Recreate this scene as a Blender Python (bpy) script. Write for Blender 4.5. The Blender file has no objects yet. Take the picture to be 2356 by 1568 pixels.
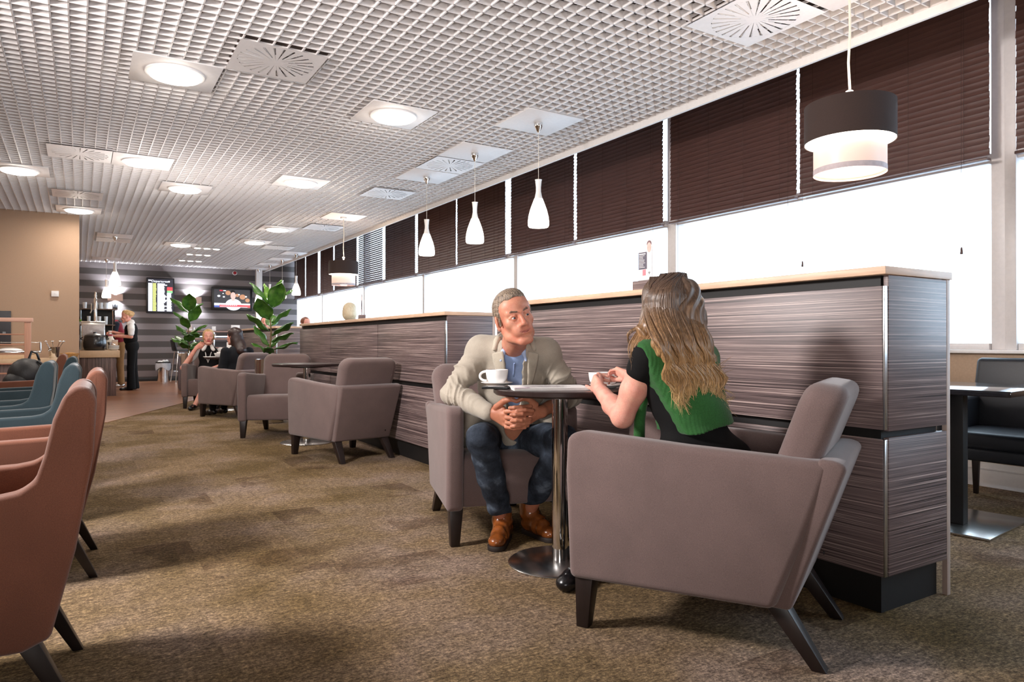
# Airport lounge with grid ceiling, taupe armchairs and a couple talking over coffee
import bpy, bmesh, math, random
import numpy as np
from mathutils import Vector, Matrix
random.seed(7)
rng = np.random.default_rng(11)
C = bpy.context.scene.collection
PI = math.pi

# ------------------------------------------------------------------ materials
def lin(r, g, b):
    f = lambda c: (c/255/12.92) if c/255 <= .04045 else ((c/255+.055)/1.055)**2.4
    return (f(r), f(g), f(b), 1)

def newmat(name):
    m = bpy.data.materials.new(name); m.use_nodes = True
    nt = m.node_tree; nt.nodes.clear()
    out = nt.nodes.new('ShaderNodeOutputMaterial')
    bs = nt.nodes.new('ShaderNodeBsdfPrincipled')
    nt.links.new(bs.outputs[0], out.inputs[0])
    return m, nt, bs

def node(nt, t, **kw):
    n = nt.nodes.new(t)
    for k, v in kw.items():
        if k.startswith('i_'):
            key = k[2:]
            key = int(key) if key.isdigit() else key.replace('_', ' ')
            n.inputs[key].default_value = v
        else: setattr(n, k, v)
    return n

def ramp(nt, fac, stops):
    r = nt.nodes.new('ShaderNodeValToRGB')
    e = r.color_ramp.elements
    e[0].position, e[0].color = stops[0]; e[1].position, e[1].color = stops[-1]
    for p, c in stops[1:-1]:
        x = e.new(p); x.color = c
    nt.links.new(fac, r.inputs[0])
    return r.outputs[0]

def coords(nt, scale=(1, 1, 1), kind='Object'):
    t = nt.nodes.new('ShaderNodeTexCoord'); mp = nt.nodes.new('ShaderNodeMapping')
    mp.inputs['Scale'].default_value = scale
    nt.links.new(t.outputs[kind], mp.inputs[0])
    return mp.outputs[0]

def noise(nt, vec, scale, detail=3, rough=.6):
    n = nt.nodes.new('ShaderNodeTexNoise')
    n.inputs['Scale'].default_value = scale; n.inputs['Detail'].default_value = detail
    n.inputs['Roughness'].default_value = rough
    nt.links.new(vec, n.inputs['Vector'])
    return n.outputs[0]

def mixc(nt, fac, a, b, mode='MIX'):
    m = nt.nodes.new('ShaderNodeMix'); m.data_type = 'RGBA'; m.blend_type = mode
    for s, v in ((m.inputs[0], fac), (m.inputs[6], a), (m.inputs[7], b)):
        if hasattr(v, 'is_output'): nt.links.new(v, s)
        else: s.default_value = v
    return m.outputs[2]

def bump(nt, bs, h, strength=.2, dist=.01):
    b = nt.nodes.new('ShaderNodeBump'); b.inputs['Strength'].default_value = strength
    b.inputs['Distance'].default_value = dist
    nt.links.new(h, b.inputs['Height']); nt.links.new(b.outputs[0], bs.inputs['Normal'])

def plain(name, col, rough=.5, metal=0, var=.12, sc=30, bmp=0, spec=.5, stretch=(1, 1, 1), sheen=0, sss=0, coat=0, alpha=1):
    m, nt, bs = newmat(name)
    n = noise(nt, coords(nt, stretch), sc)
    lo = tuple(c*(1-var) for c in col[:3])+(1,); hi = tuple(min(1, c*(1+var)) for c in col[:3])+(1,)
    nt.links.new(ramp(nt, n, [(.3, lo), (.7, hi)]), bs.inputs['Base Color'])
    bs.inputs['Roughness'].default_value = rough; bs.inputs['Metallic'].default_value = metal
    bs.inputs['Specular IOR Level'].default_value = spec
    if sheen: bs.inputs['Sheen Weight'].default_value = sheen
    if coat: bs.inputs['Coat Weight'].default_value = coat; bs.inputs['Coat Roughness'].default_value = .1
    if sss:
        bs.inputs['Subsurface Weight'].default_value = sss
        bs.inputs['Subsurface Radius'].default_value = (.012, .005, .003)
    if bmp: bump(nt, bs, noise(nt, coords(nt, stretch), sc*4, 2), bmp, .004)
    return m

def emit(name, col, strength, body=(.02, .02, .02, 1)):
    m, nt, bs = newmat(name)
    n = noise(nt, coords(nt), 8)
    c2 = tuple(c*.97 for c in col[:3])+(1,)
    nt.links.new(ramp(nt, n, [(.3, c2), (.7, col)]), bs.inputs['Emission Color'])
    bs.inputs['Emission Strength'].default_value = strength
    bs.inputs['Base Color'].default_value = body or col
    bs.inputs['Roughness'].default_value = .4
    return m

def fabric(name, col, var=.16, sheen=.25):
    m, nt, bs = newmat(name)
    v = coords(nt)
    w = noise(nt, v, 420, 2); b = noise(nt, v, 6, 2)
    lo = tuple(c*(1-var) for c in col[:3])+(1,); hi = tuple(c*(1+var) for c in col[:3])+(1,)
    c1 = ramp(nt, w, [(.3, lo), (.7, hi)])
    c2 = ramp(nt, b, [(.3, (.9, .9, .9, 1)), (.7, (1.06, 1.05, 1.05, 1))])
    nt.links.new(mixc(nt, 1.0, c1, c2, 'MULTIPLY'), bs.inputs['Base Color'])
    bs.inputs['Roughness'].default_value = .9; bs.inputs['Specular IOR Level'].default_value = .2
    bs.inputs['Sheen Weight'].default_value = sheen
    bump(nt, bs, w, .25, .002)
    return m

M = {}
def zebrano(name, scl, dark, mid, light, seed=0):
    m, nt, bs = newmat(name)
    v = coords(nt, scl)
    a = noise(nt, v, 1.0, 5, .65)
    v2 = coords(nt, tuple(s*2.7 for s in scl))
    b = noise(nt, v2, 1.0, 4, .7)
    mx = node(nt, 'ShaderNodeMath', operation='ADD'); nt.links.new(a, mx.inputs[0])
    s = node(nt, 'ShaderNodeMath', operation='MULTIPLY', i_1=.6); nt.links.new(b, s.inputs[0]); nt.links.new(s.outputs[0], mx.inputs[1])
    nt.links.new(ramp(nt, mx.outputs[0], [(.66, dark), (.775, mid), (.84, mid), (.96, light)]), bs.inputs['Base Color'])
    bs.inputs['Roughness'].default_value = .42; bs.inputs['Specular IOR Level'].default_value = .45
    bump(nt, bs, mx.outputs[0], .12, .002)
    return m
M['zebra'] = zebrano('zebrano_panel', (.6, .6, 165), lin(38, 30, 31), lin(108, 91, 90), lin(192, 170, 163))
M['zebra_v'] = zebrano('zebrano_upright', (40, 40, 1.2), lin(58, 44, 42), lin(98, 78, 74), lin(132, 108, 102))
M['oak'] = plain('pale_oak_edge', lin(214, 178, 150), .45, stretch=(2, 2, 30), sc=3, var=.14)
M['oakside'] = plain('pale_edge_band', lin(196, 176, 165), .5, sc=12, var=.1)
M['black'] = plain('black_plinth', lin(24, 21, 21), .55, var=.2)
M['gap'] = plain('dark_recess', lin(15, 12, 12), .6, var=.2)
M['taupe'] = fabric('taupe_wool', lin(110, 92, 89))
M['rust'] = fabric('rust_wool', lin(104, 63, 46))
M['teal'] = fabric('teal_wool', lin(38, 51, 56))
M['darkleather'] = plain('dark_blue_leather', lin(16, 20, 28), .45, var=.15, bmp=.15, sc=60)
M['wenge'] = plain('wenge_leg', lin(30, 20, 18), .4, var=.25, stretch=(6, 6, 1), sc=6)
M['tabletop'] = plain('dark_wenge_top', lin(48, 36, 35), .3, var=.2, stretch=(1, 10, 1), sc=6)
M['chrome'] = plain('polished_chrome', (.78, .77, .76, 1), .08, 1, var=.04)
M['steel'] = plain('brushed_steel', (.6, .59, .58, 1), .25, 1, var=.08, stretch=(1, 1, 12), sc=20)
M['porcelain'] = plain('white_porcelain', lin(242, 240, 238), .15, var=.02, coat=.5)
M['paper'] = plain('newsprint', lin(232, 228, 226), .8, var=.06, sc=40)
M['white'] = plain('white_paint', lin(226, 222, 220), .5, var=.03)
M['gridwhite'] = plain('grid_enamel', lin(222, 216, 214), .45, var=.03)
M['alu'] = plain('window_aluminium', lin(214, 208, 206), .4, var=.04)
M['slab'] = plain('plenum_soffit', lin(66, 50, 42), .9, var=.15, sc=3)
M['beige'] = plain('beige_wall_paper', lin(170, 141, 117), .8, var=.06, sc=160, bmp=.15)
M['sillwall'] = plain('beige_dado', lin(178, 152, 128), .8, var=.06, sc=60)
M['blind'] = plain('dark_wood_slat', lin(84, 58, 52), .38, var=.28, stretch=(3, 1, 30), sc=5)
M['shade_dark'] = plain('brown_linen_shade', lin(56, 41, 36), .9, var=.15, stretch=(1, 1, 6), sc=90)
M['cord'] = plain('white_cord', lin(232, 222, 205), .6, var=.03)
M['darkcord'] = plain('brown_cord', lin(60, 40, 38), .6, var=.1)
M['pot'] = plain('chrome_planter', (.72, .70, .69, 1), .12, 1, var=.06, stretch=(9, 9, .2), sc=4)
M['soil'] = plain('potting_soil', lin(40, 30, 24), .95, var=.3, sc=90, bmp=.4)
M['stem'] = plain('plant_stem', lin(112, 92, 58), .8, var=.2)
M['blackplastic'] = plain('black_plastic', lin(22, 22, 24), .35, var=.1)
M['red'] = plain('red_lens', lin(150, 20, 28), .25, var=.1)
M['bag'] = plain('clear_bin_liner', lin(190, 190, 196), .3, var=.15, sc=40, bmp=.5)
M['glassy'] = plain('drinking_glass', lin(200, 206, 212), .06, var=.05, alpha=1)
M['sand'] = plain('sand_laminate', lin(206, 176, 142), .5, var=.05)
M['lampglass'] = emit('lit_opal_glass', (1, .93, .82, 1), 3.2, (.9, .88, .84, 1))
M['neckglass'] = plain('opal_glass_neck', lin(238, 232, 226), .2, var=.02)
M['disc'] = emit('lit_ceiling_diffuser', (1, .95, .86, 1), 9.0)
M['innershade'] = emit('lit_inner_shade', (1, .66, .52, 1), .16, lin(240, 214, 200))
M['lampglow'] = emit('lit_lamp_opening', (1, .9, .78, 1), 5.0)
M['shadepink'] = emit('lit_shade_base', (1, .48, .40, 1), .22, lin(226, 180, 168))

def leafmat(name, a, b):
    m, nt, bs = newmat(name)
    n = noise(nt, coords(nt), 14, 4)
    nt.links.new(ramp(nt, n, [(.3, a), (.7, b)]), bs.inputs['Base Color'])
    bs.inputs['Roughness'].default_value = .32; bs.inputs['Coat Weight'].default_value = .2
    bump(nt, bs, noise(nt, coords(nt), 40), .3, .004)
    return m
M['leaf'] = leafmat('fig_leaf', lin(34, 78, 24), lin(84, 128, 46))
M['leafyoung'] = leafmat('young_fig_leaf', lin(78, 128, 30), lin(128, 168, 60))

def carpet():
    m, nt, bs = newmat('carpet_tiles')
    t = nt.nodes.new('ShaderNodeTexCoord').outputs['Object']
    def cell(size, off):
        a = node(nt, 'ShaderNodeVectorMath', operation='ADD'); nt.links.new(t, a.inputs[0]); a.inputs[1].default_value = off
        s = node(nt, 'ShaderNodeVectorMath', operation='SNAP'); nt.links.new(a.outputs[0], s.inputs[0]); s.inputs[1].default_value = size
        w = node(nt, 'ShaderNodeTexWhiteNoise', noise_dimensions='3D'); nt.links.new(s.outputs[0], w.inputs['Vector'])
        return w.outputs['Value']
    fine = noise(nt, t, 85, 4, .85)
    streak = noise(nt, coords(nt, (30, 110, 1)), 1, 3, .7)
    blot = noise(nt, t, 1.1, 3, .6)
    blot2 = noise(nt, t, 3.0, 3, .55)
    base = ramp(nt, blot, [(.36, lin(100, 84, 58)), (.5, lin(122, 105, 84)), (.64, lin(134, 118, 108))])
    c = mixc(nt, 1.0, base, ramp(nt, cell((.5, .5, 1), (.1, .2, 0)), [(0, (.86, .85, .8, 1)), (1, (1.1, 1.08, 1.08, 1))]), 'MULTIPLY')
    patch = ramp(nt, cell((.25, .4, 1), (.03, .11, 0)), [(.10, (.62, .58, .56, 1)), (.13, (1, 1, 1, 1))])
    soft = ramp(nt, blot2, [(.42, (0, 0, 0, 1)), (.55, (1, 1, 1, 1))])
    c = mixc(nt, soft, c, mixc(nt, 1.0, c, patch, 'MULTIPLY'))
    c = mixc(nt, 1.0, c, ramp(nt, fine, [(.36, (.42, .40, .39, 1)), (.5, (.92, .91, .9, 1)), (.64, (1.75, 1.7, 1.56, 1))]), 'MULTIPLY')
    clump = noise(nt, coords(nt, (26, 40, 1)), 1, 4, .75)
    c = mixc(nt, 1.0, c, ramp(nt, clump, [(.34, (.62, .60, .58, 1)), (.5, (.97, .96, .95, 1)), (.66, (1.45, 1.42, 1.36, 1))]), 'MULTIPLY')
    c = mixc(nt, 1.0, c, ramp(nt, streak, [(.36, (.68, .67, .66, 1)), (.64, (1.3, 1.28, 1.25, 1))]), 'MULTIPLY')
    nt.links.new(c, bs.inputs['Base Color'])
    bs.inputs['Roughness'].default_value = .95; bs.inputs['Specular IOR Level'].default_value = .1
    bump(nt, bs, fine, .6, .006)
    return m
M['carpet'] = carpet()

def woodfloor():
    m, nt, bs = newmat('wood_plank_floor')
    v = coords(nt)
    br = node(nt, 'ShaderNodeTexBrick'); nt.links.new(v, br.inputs['Vector'])
    br.inputs['Scale'].default_value = 1; br.inputs['Brick Width'].default_value = .9; br.inputs['Row Height'].default_value = .09
    br.inputs['Mortar Size'].default_value = .002
    br.inputs['Color1'].default_value = lin(150, 102, 70); br.inputs['Color2'].default_value = lin(118, 78, 56); br.inputs['Mortar'].default_value = lin(80, 52, 38)
    g = noise(nt, coords(nt, (3, 50, 1)), 1, 4)
    c = mixc(nt, 1.0, br.outputs[0], ramp(nt, g, [(.3, (.75, .72, .7, 1)), (.7, (1.2, 1.2, 1.2, 1))]), 'MULTIPLY')
    nt.links.new(c, bs.inputs['Base Color'])
    bs.inputs['Roughness'].default_value = .3
    return m
M['woodfloor'] = woodfloor()

def striped():
    m, nt, bs = newmat('striped_wallpaper')
    t = nt.nodes.new('ShaderNodeTexCoord').outputs['Object']
    sp = nt.nodes.new('ShaderNodeSeparateXYZ'); nt.links.new(t, sp.inputs[0])
    a = node(nt, 'ShaderNodeMath', operation='MULTIPLY_ADD', i_1=1/.31, i_2=-(1.29-.0775)/.31+10); nt.links.new(sp.outputs[2], a.inputs[0])
    f = node(nt, 'ShaderNodeMath', operation='FRACT'); nt.links.new(a.outputs[0], f.inputs[0])
    g = node(nt, 'ShaderNodeMath', operation='GREATER_THAN', i_1=.5); nt.links.new(f.outputs[0], g.inputs[0])
    n = noise(nt, coords(nt), 60)
    c = mixc(nt, g.outputs[0], lin(62, 54, 51), lin(112, 102, 101))
    nt.links.new(mixc(nt, 1.0, c, ramp(nt, n, [(.3, (.93, .93, .93, 1)), (.7, (1.05, 1.05, 1.05, 1))]), 'MULTIPLY'), bs.inputs['Base Color'])
    bs.inputs['Roughness'].default_value = .6
    return m
M['striped'] = striped()

def pane_mat():
    m = bpy.data.materials.new('window_glass'); m.use_nodes = True
    nt = m.node_tree; nt.nodes.clear()
    out = nt.nodes.new('ShaderNodeOutputMaterial'); mx = nt.nodes.new('ShaderNodeMixShader')
    tr = nt.nodes.new('ShaderNodeBsdfTransparent'); gl = nt.nodes.new('ShaderNodeBsdfGlossy')
    gl.inputs['Roughness'].default_value = .02
    n = noise(nt, coords(nt), 2)
    nt.links.new(ramp(nt, n, [(.3, (.95, .97, .97, 1)), (.7, (.97, .98, .98, 1))]), tr.inputs[0])
    mx.inputs[0].default_value = .05
    nt.links.new(tr.outputs[0], mx.inputs[1]); nt.links.new(gl.outputs[0], mx.inputs[2]); nt.links.new(mx.outputs[0], out.inputs[0])
    return m
M['pane'] = pane_mat()

# ------------------------------------------------------------------ mesh builder
class MB:
    def __init__(s): s.bm = bmesh.new(); s.mi = 0
    def _f(s, vs):
        try:
            f = s.bm.faces.new(vs); f.material_index = s.mi; return f
        except ValueError: return None
    def box(s, x0, x1, y0, y1, z0, z1):
        v = [s.bm.verts.new((x, y, z)) for x in (x0, x1) for y in (y0, y1) for z in (z0, z1)]
        for q in ((0, 1, 3, 2), (4, 6, 7, 5), (0, 4, 5, 1), (2, 3, 7, 6), (0, 2, 6, 4), (1, 5, 7, 3)): s._f([v[i] for i in q])
        return s
    def hexa(s, a, b):          # two quads (lists of 4 points), matching order
        A = [s.bm.verts.new(p) for p in a]; B = [s.bm.verts.new(p) for p in b]
        n = len(A)
        s._f(A[::-1]); s._f(B)
        for i in range(n): s._f([A[i], A[(i+1) % n], B[(i+1) % n], B[i]])
        return s
    def lathe(s, prof, n=32, at=(0, 0, 0), cap=True):
        rings = []
        for r, z in prof:
            rings.append([s.bm.verts.new((at[0]+r*math.cos(2*PI*k/n), at[1]+r*math.sin(2*PI*k/n), at[2]+z)) for k in range(n)])
        for a, b in zip(rings, rings[1:]):
            for k in range(n): s._f([a[k], a[(k+1) % n], b[(k+1) % n], b[k]])
        if cap:
            if prof[0][0] > 1e-4: s._f(rings[0][::-1])
            if prof[-1][0] > 1e-4: s._f(rings[-1])
        return s
    def tube(s, pts, r, n=8, cap=True):
        pts = [Vector(p) for p in pts]; rr = r if isinstance(r, (list, tuple)) else [r]*len(pts)
        rings = []; up = Vector((0, 0, 1))
        for i, p in enumerate(pts):
            t = (pts[min(i+1, len(pts)-1)]-pts[max(i-1, 0)]).normalized()
            if abs(t.dot(up)) > .95: up = Vector((1, 0, 0)) if abs(t.x) < .9 else Vector((0, 1, 0))
            a = t.cross(up).normalized(); b = a.cross(t); up = b
            rings.append([s.bm.verts.new(p+a*rr[i]*math.cos(2*PI*k/n)+b*rr[i]*math.sin(2*PI*k/n)) for k in range(n)])
        for a, b in zip(rings, rings[1:]):
            for k in range(n): s._f([a[k], a[(k+1) % n], b[(k+1) % n], b[k]])
        if cap: s._f(rings[0][::-1]); s._f(rings[-1])
        return s
    def poly(s, pts): return s._f([s.bm.verts.new(p) for p in pts])
    def ball(s, c, r, n=12):
        r = r if isinstance(r, (tuple, list)) else (r, r, r)
        g = bmesh.ops.create_uvsphere(s.bm, u_segments=n*2, v_segments=n, radius=1)
        for v in g['verts']: v.co = Vector((c[0]+v.co.x*r[0], c[1]+v.co.y*r[1], c[2]+v.co.z*r[2]))
        return s
    def build(s, name, mats, parent=None, bev=0, seg=2, smooth=True, ang=40, sub=0):
        bm = s.bm
        bmesh.ops.recalc_face_normals(bm, faces=bm.faces)
        if bev:
            ed = [e for e in bm.edges if len(e.link_faces) == 2 and e.calc_face_angle(0) > math.radians(25)]
            bmesh.ops.bevel(bm, geom=ed, offset=bev, segments=seg, profile=.5, affect='EDGES', clamp_overlap=True)
        me = bpy.data.meshes.new(name); bm.to_mesh(me); bm.free()
        for m in (mats if isinstance(mats, (list, tuple)) else [mats]): me.materials.append(m)
        if smooth:
            me.polygons.foreach_set('use_smooth', [True]*len(me.polygons))
            me.set_sharp_from_angle(angle=math.radians(ang))
        o = bpy.data.objects.new(name, me); C.objects.link(o)
        if parent: o.parent = parent
        if sub:
            md = o.modifiers.new('s', 'SUBSURF'); md.levels = md.render_levels = sub
        return o

def tag(o, label=None, cat=None, group=None, kind=None):
    if label: o['label'] = label
    if cat: o['category'] = cat
    if group: o['group'] = group
    if kind: o['kind'] = kind
    return o
def thing(name, label, cat, loc=(0, 0, 0), rz=0, group=None):
    o = bpy.data.objects.new(name, None); C.objects.link(o); o.empty_display_size = .1
    o.location = loc; o.rotation_euler = (0, 0, rz)
    return tag(o, label, cat, group)
def dup(o, loc=None, rz=None, label=None, group=None, parent=None):
    c = o.copy(); C.objects.link(c)
    if parent: c.parent = parent
    for ch in list(o.children): dup(ch, parent=c)
    if loc is not None: c.location = loc
    if rz is not None: c.rotation_euler = (0, 0, rz)
    if label: c['label'] = label
    if group: c['group'] = group
    return c
def struct(o): o['kind'] = 'structure'; return o
def face(h):                    # z rotation that turns local +y towards heading h
    return math.atan2(-h[0], h[1])
# ------------------------------------------------------------------ the room
XW, YF, ZC, XR = 5.4, 20.7, 3.06, 4.44     # window wall, far wall, grid ceiling, raft edge
struct(MB().box(-7, XW, -4, YF, -.12, 0).build('floor', M['carpet'], smooth=False))
wf = MB(); wf.hexa([(-7, 10.6, .0005), (.3, 10.2, .0005), (1.55, 13.0, .0005), (1.7, 20.7, .0005), (-7, 20.7, .0005)],
                   [(-7, 10.6, .006), (.3, 10.2, .006), (1.55, 13.0, .006), (1.7, 20.7, .006), (-7, 20.7, .006)])
wf.hexa([(1.7, 13.35, .0005), (XW, 16.5, .0005), (XW, 20.7, .0005), (1.7, 20.7, .0005)], [(1.7, 13.35, .006), (XW, 16.5, .006), (XW, 20.7, .006), (1.7, 20.7, .006)])
wf.hexa([(1.55, 13.0, .0005), (1.7, 13.35, .0005), (1.7, 20.7, .0005)], [(1.55, 13.0, .006), (1.7, 13.35, .006), (1.7, 20.7, .006)])
struct(wf.build('floor_wood', M['woodfloor'], smooth=False))
struct(MB().box(-7, XW+.3, -4, YF, 3.62, 3.7).build('ceiling_soffit', M['slab'], smooth=False))
g = MB()
for i in range(-70, 45):
    x = XR-.1*(44-i)
    if x < -7: continue
    g.box(x-.0045, x+.0045, -1.5, YF-.02, ZC, ZC+.048)
y = -1.5
while y < YF:
    g.box(-7, XR, y-.0045, y+.0045, ZC, ZC+.048); y += .1
struct(g.build('ceiling', M['gridwhite'], smooth=False))
struct(MB().box(XR, XR+.03, -1.5, YF-.02, ZC-.055, ZC+.14).build('trim_1', M['white'], bev=.004))
struct(MB().box(-7, XW+.02, YF, YF+.15, 0, 3.7).build('wall_far', M['striped'], smooth=False))
struct(MB().box(-7, 0, 13.28, YF, 0, 3.62).build('wall_left', M['beige'], smooth=False))
struct(MB().box(-7.15, -7, -4, 13.28, 0, 3.7).build('wall_side', M['beige'], smooth=False))
struct(MB().box(-7, XW, -4.15, -4, 0, 3.7).build('wall_back', M['beige'], smooth=False))
struct(MB().box(XW, XW+.15, -4, YF, 0, .93).build('wall_right', M['sillwall'], smooth=False))
bb = MB().box(XW-.02, XW, -4, YF, 0, .17); bb.box(XW-.026, XW-.02, -4, YF, .12, .135)
struct(bb.build('baseboard_right', M['white'], bev=.003))
struct(MB().box(.002, XW-.03, YF-.025, YF, 0, .09).build('baseboard_far', M['black'], bev=.004))
struct(MB().box(XW-.05, XW+.15, -4, YF, .93, .955).build('trim_2', M['white'], bev=.006))
# window wall: five and a bit bays of aluminium frames with glass panes
BAYS = [-3.98, -.92, 2.26, 5.43, 8.59, 11.80, 14.95, 18.1, 20.68]
wn = 1
for a, b in zip(BAYS, BAYS[1:]):
    f = MB()
    f.box(XW-.02, XW+.12, a-.035, a+.035, .955, 3.6)
    f.box(XW+.03, XW+.12, a+.035, a+.14, .955, 3.6)
    f.box(XW+.0, XW+.12, a+.14, b-.035, .955, 1.0)
    f.box(XW+.0, XW+.12, a+.14, b-.035, 2.255, 2.33)
    f.box(XW+.0, XW+.12, a+.14, b-.035, 3.5, 3.6)
    w = struct(f.build('window_%d' % wn, M['alu'], bev=.004))
    MB().box(XW+.085, XW+.09, a+.14, b-.035, 1.0, 2.255).build('pane', M['pane'], w, smooth=False)
    MB().box(XW+.085, XW+.09, a+.14, b-.035, 2.33, 3.5).build('pane', M['pane'], w, smooth=False)
    wn += 1
# airfield apron and a pale terminal building outside
struct(MB().box(XW+.4, 400, -200, 400, -4.2, -4).build('ground_apron', plain('pale_concrete', lin(226, 230, 236), .9, var=.04, sc=.2), smooth=False))

# far column
struct(MB().box(4.18, 4.34, 20.25, 20.4, 0, ZC).build('wall_column', M['white'], bev=.006))

# ------------------------------------------------------------------ blinds
def blind(y0, y1, tilt, label, drop=2.255):
    t = thing('venetian_blind', label, 'blind', (5.30, (y0+y1)/2, drop), 0, 'dark wooden blinds along the windows')
    L = (y1-y0)/2-.008
    s = MB(); z = .06; n = 0
    ca, sa = math.cos(tilt), math.sin(tilt)
    while z < 3.44-drop:
        pts = []
        for k in (-1, -.33, .33, 1):
            u = k*.025; w = .0035*(1-k*k)
            pts.append((u*ca+w*sa, u*sa+z-w*ca*.3))   # inner edge (low x) hangs low
        off = random.uniform(-.003, .003)
        A = [s.bm.verts.new((p[0], -L+off, p[1])) for p in pts]; B = [s.bm.verts.new((p[0], L+off, p[1])) for p in pts]
        A2 = [s.bm.verts.new((p[0]+.0028*sa, -L+off, p[1]-.0028*ca)) for p in pts]; B2 = [s.bm.verts.new((p[0]+.0028*sa, L+off, p[1]-.0028*ca)) for p in pts]
        for k in range(3):
            s._f([A[k], A[k+1], B[k+1], B[k]]); s._f([A2[k], B2[k], B2[k+1], A2[k+1]])
            s._f([A[k], A2[k], A2[k+1], A[k+1]]); s._f([B[k], B[k+1], B2[k+1], B2[k]])
        s._f([A[0], B[0], B2[0], A2[0]]); s._f([A[3], A2[3], B2[3], B[3]])
        z += .0435; n += 1
    s.build('slats', M['blind'], t, ang=60)
    MB().box(-.027, .027, -L, L, 0, .02).build('bottom_rail', M['blind'], t, bev=.004)
    MB().box(-.03, .03, -L, L, 3.44-drop, 3.49-drop).build('head_rail', M['blind'], t, bev=.004)
    c = MB()
    for k in (-.8, -.28, .28, .8):
        c.tube([(-.03, k*L, .0), (-.03, k*L, 3.44-drop)], .0012, 5)
    c.build('ladder_cord', M['darkcord'], t)
    return t
def pull(parent, y, z):
    p = MB().tube([(-.034, y, 1.15), (-.034, y, z+.05)], .0012, 5).build('pull_cord', M['darkcord'], parent)
    MB().lathe([(.002, .05), (.006, .045), (.010, .005), (.008, 0)], 10, (-.034, y, z)).build('cord_weight', M['blind'], p)
D_ = math.radians
BL = [(.70, 2.20, 86, 'dark closed blind at the right edge of the photo, beyond the nearest window post'),
      (2.345, 3.845, 86, 'wide closed brown blind behind the near drum lamp'),
      (3.86, 5.40, 75, 'brown blind with part-tilted slats, next beyond the near drum lamp'),
      (5.50, 7.04, 74, 'brown blind right of the nearest bottle pendant'),
      (7.08, 8.61, 75, 'brown blind directly behind the nearest bottle pendant'),
      (8.75, 10.30, 86, 'warm-lit closed blind behind the middle one of three bottle pendants'),
      (10.33, 11.88, 86, 'closed blind behind the farthest of the three bottle pendants'),
      (11.98, 13.49, 76, 'shaded blind with tilted slats right of the half-open one'),
      (13.62, 15.10, 58, 'half-open blind with daylight showing between its slats'),
      (15.20, 16.82, 76, 'narrow-looking blind just behind the far drum lamp'),
      (16.90, 18.00, 86, 'brown closed blind left of the far drum lamp'),
      (18.20, 19.35, 86, 'far closed blind beside the tall fig plant'),
      (19.42, 20.55, 86, 'farthest closed blind, against the striped wall')]
bl = [blind(a, b, D_(t), l) for a, b, t, l in BL]
for i, ps in {1: [(-.58, -.63), (.69, -.60)], 2: [(-.70, -.76), (.62, -.86)], 3: [(-.65, -.85)], 4: [(-.7, -.93), (.3, -.9)], 5: [(-.5, -1.0)], 6: [(.5, -1.0), (-.55, -.9)], 7: [(.5, -.95)]}.items():
    for yy, zz in ps: pull(bl[i], yy, zz)

# ------------------------------------------------------------------ ceiling fittings
def ceiling_light(x, y, label):
    t = thing('ceiling_light', label, 'ceiling light', (x, y, ZC-.012), 0, 'round lights on square ceiling panels')
    MB().box(-.298, .298, -.298, .298, 0, .01).build('panel', M['gridwhite'], t, bev=.002)
    MB().lathe([(.205, .0), (.207, -.012), (.190, -.016)], 40).build('rim', M['white'], t)
    MB().lathe([(.188, -.012), (.175, -.03), (.12, -.043), (.05, -.048), (.001, -.049)], 40).build('diffuser', M['disc'], t)
    return t
CL = [(.617, 5.863, 'round ceiling light nearest the camera on the left, touching the near vent'),
      (2.406, 5.919, 'round ceiling light left of the nearest bottle pendant'),
      (.606, 8.922, 'round ceiling light touching a vent on its left'),
      (-.607, 10.089, 'round ceiling light at the left edge of the photo'),
      (1.191, 10.172, 'lone round ceiling light in the middle left of the ceiling'),
      (2.405, 9.01, 'round ceiling light left of the vent row near the window'),
      (-.006, 12.645, 'round ceiling light just above the corner of the beige wall'),
      (3.02, 12.876, 'round ceiling light left of the far drum lamp'),
      (3.011, 14.768, 'round ceiling light second from the far drum lamp'),
      (1.786, 15.962, 'small-looking round ceiling light above the departures screen')]
for x, y, l in CL: ceiling_light(x, y, l)
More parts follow.
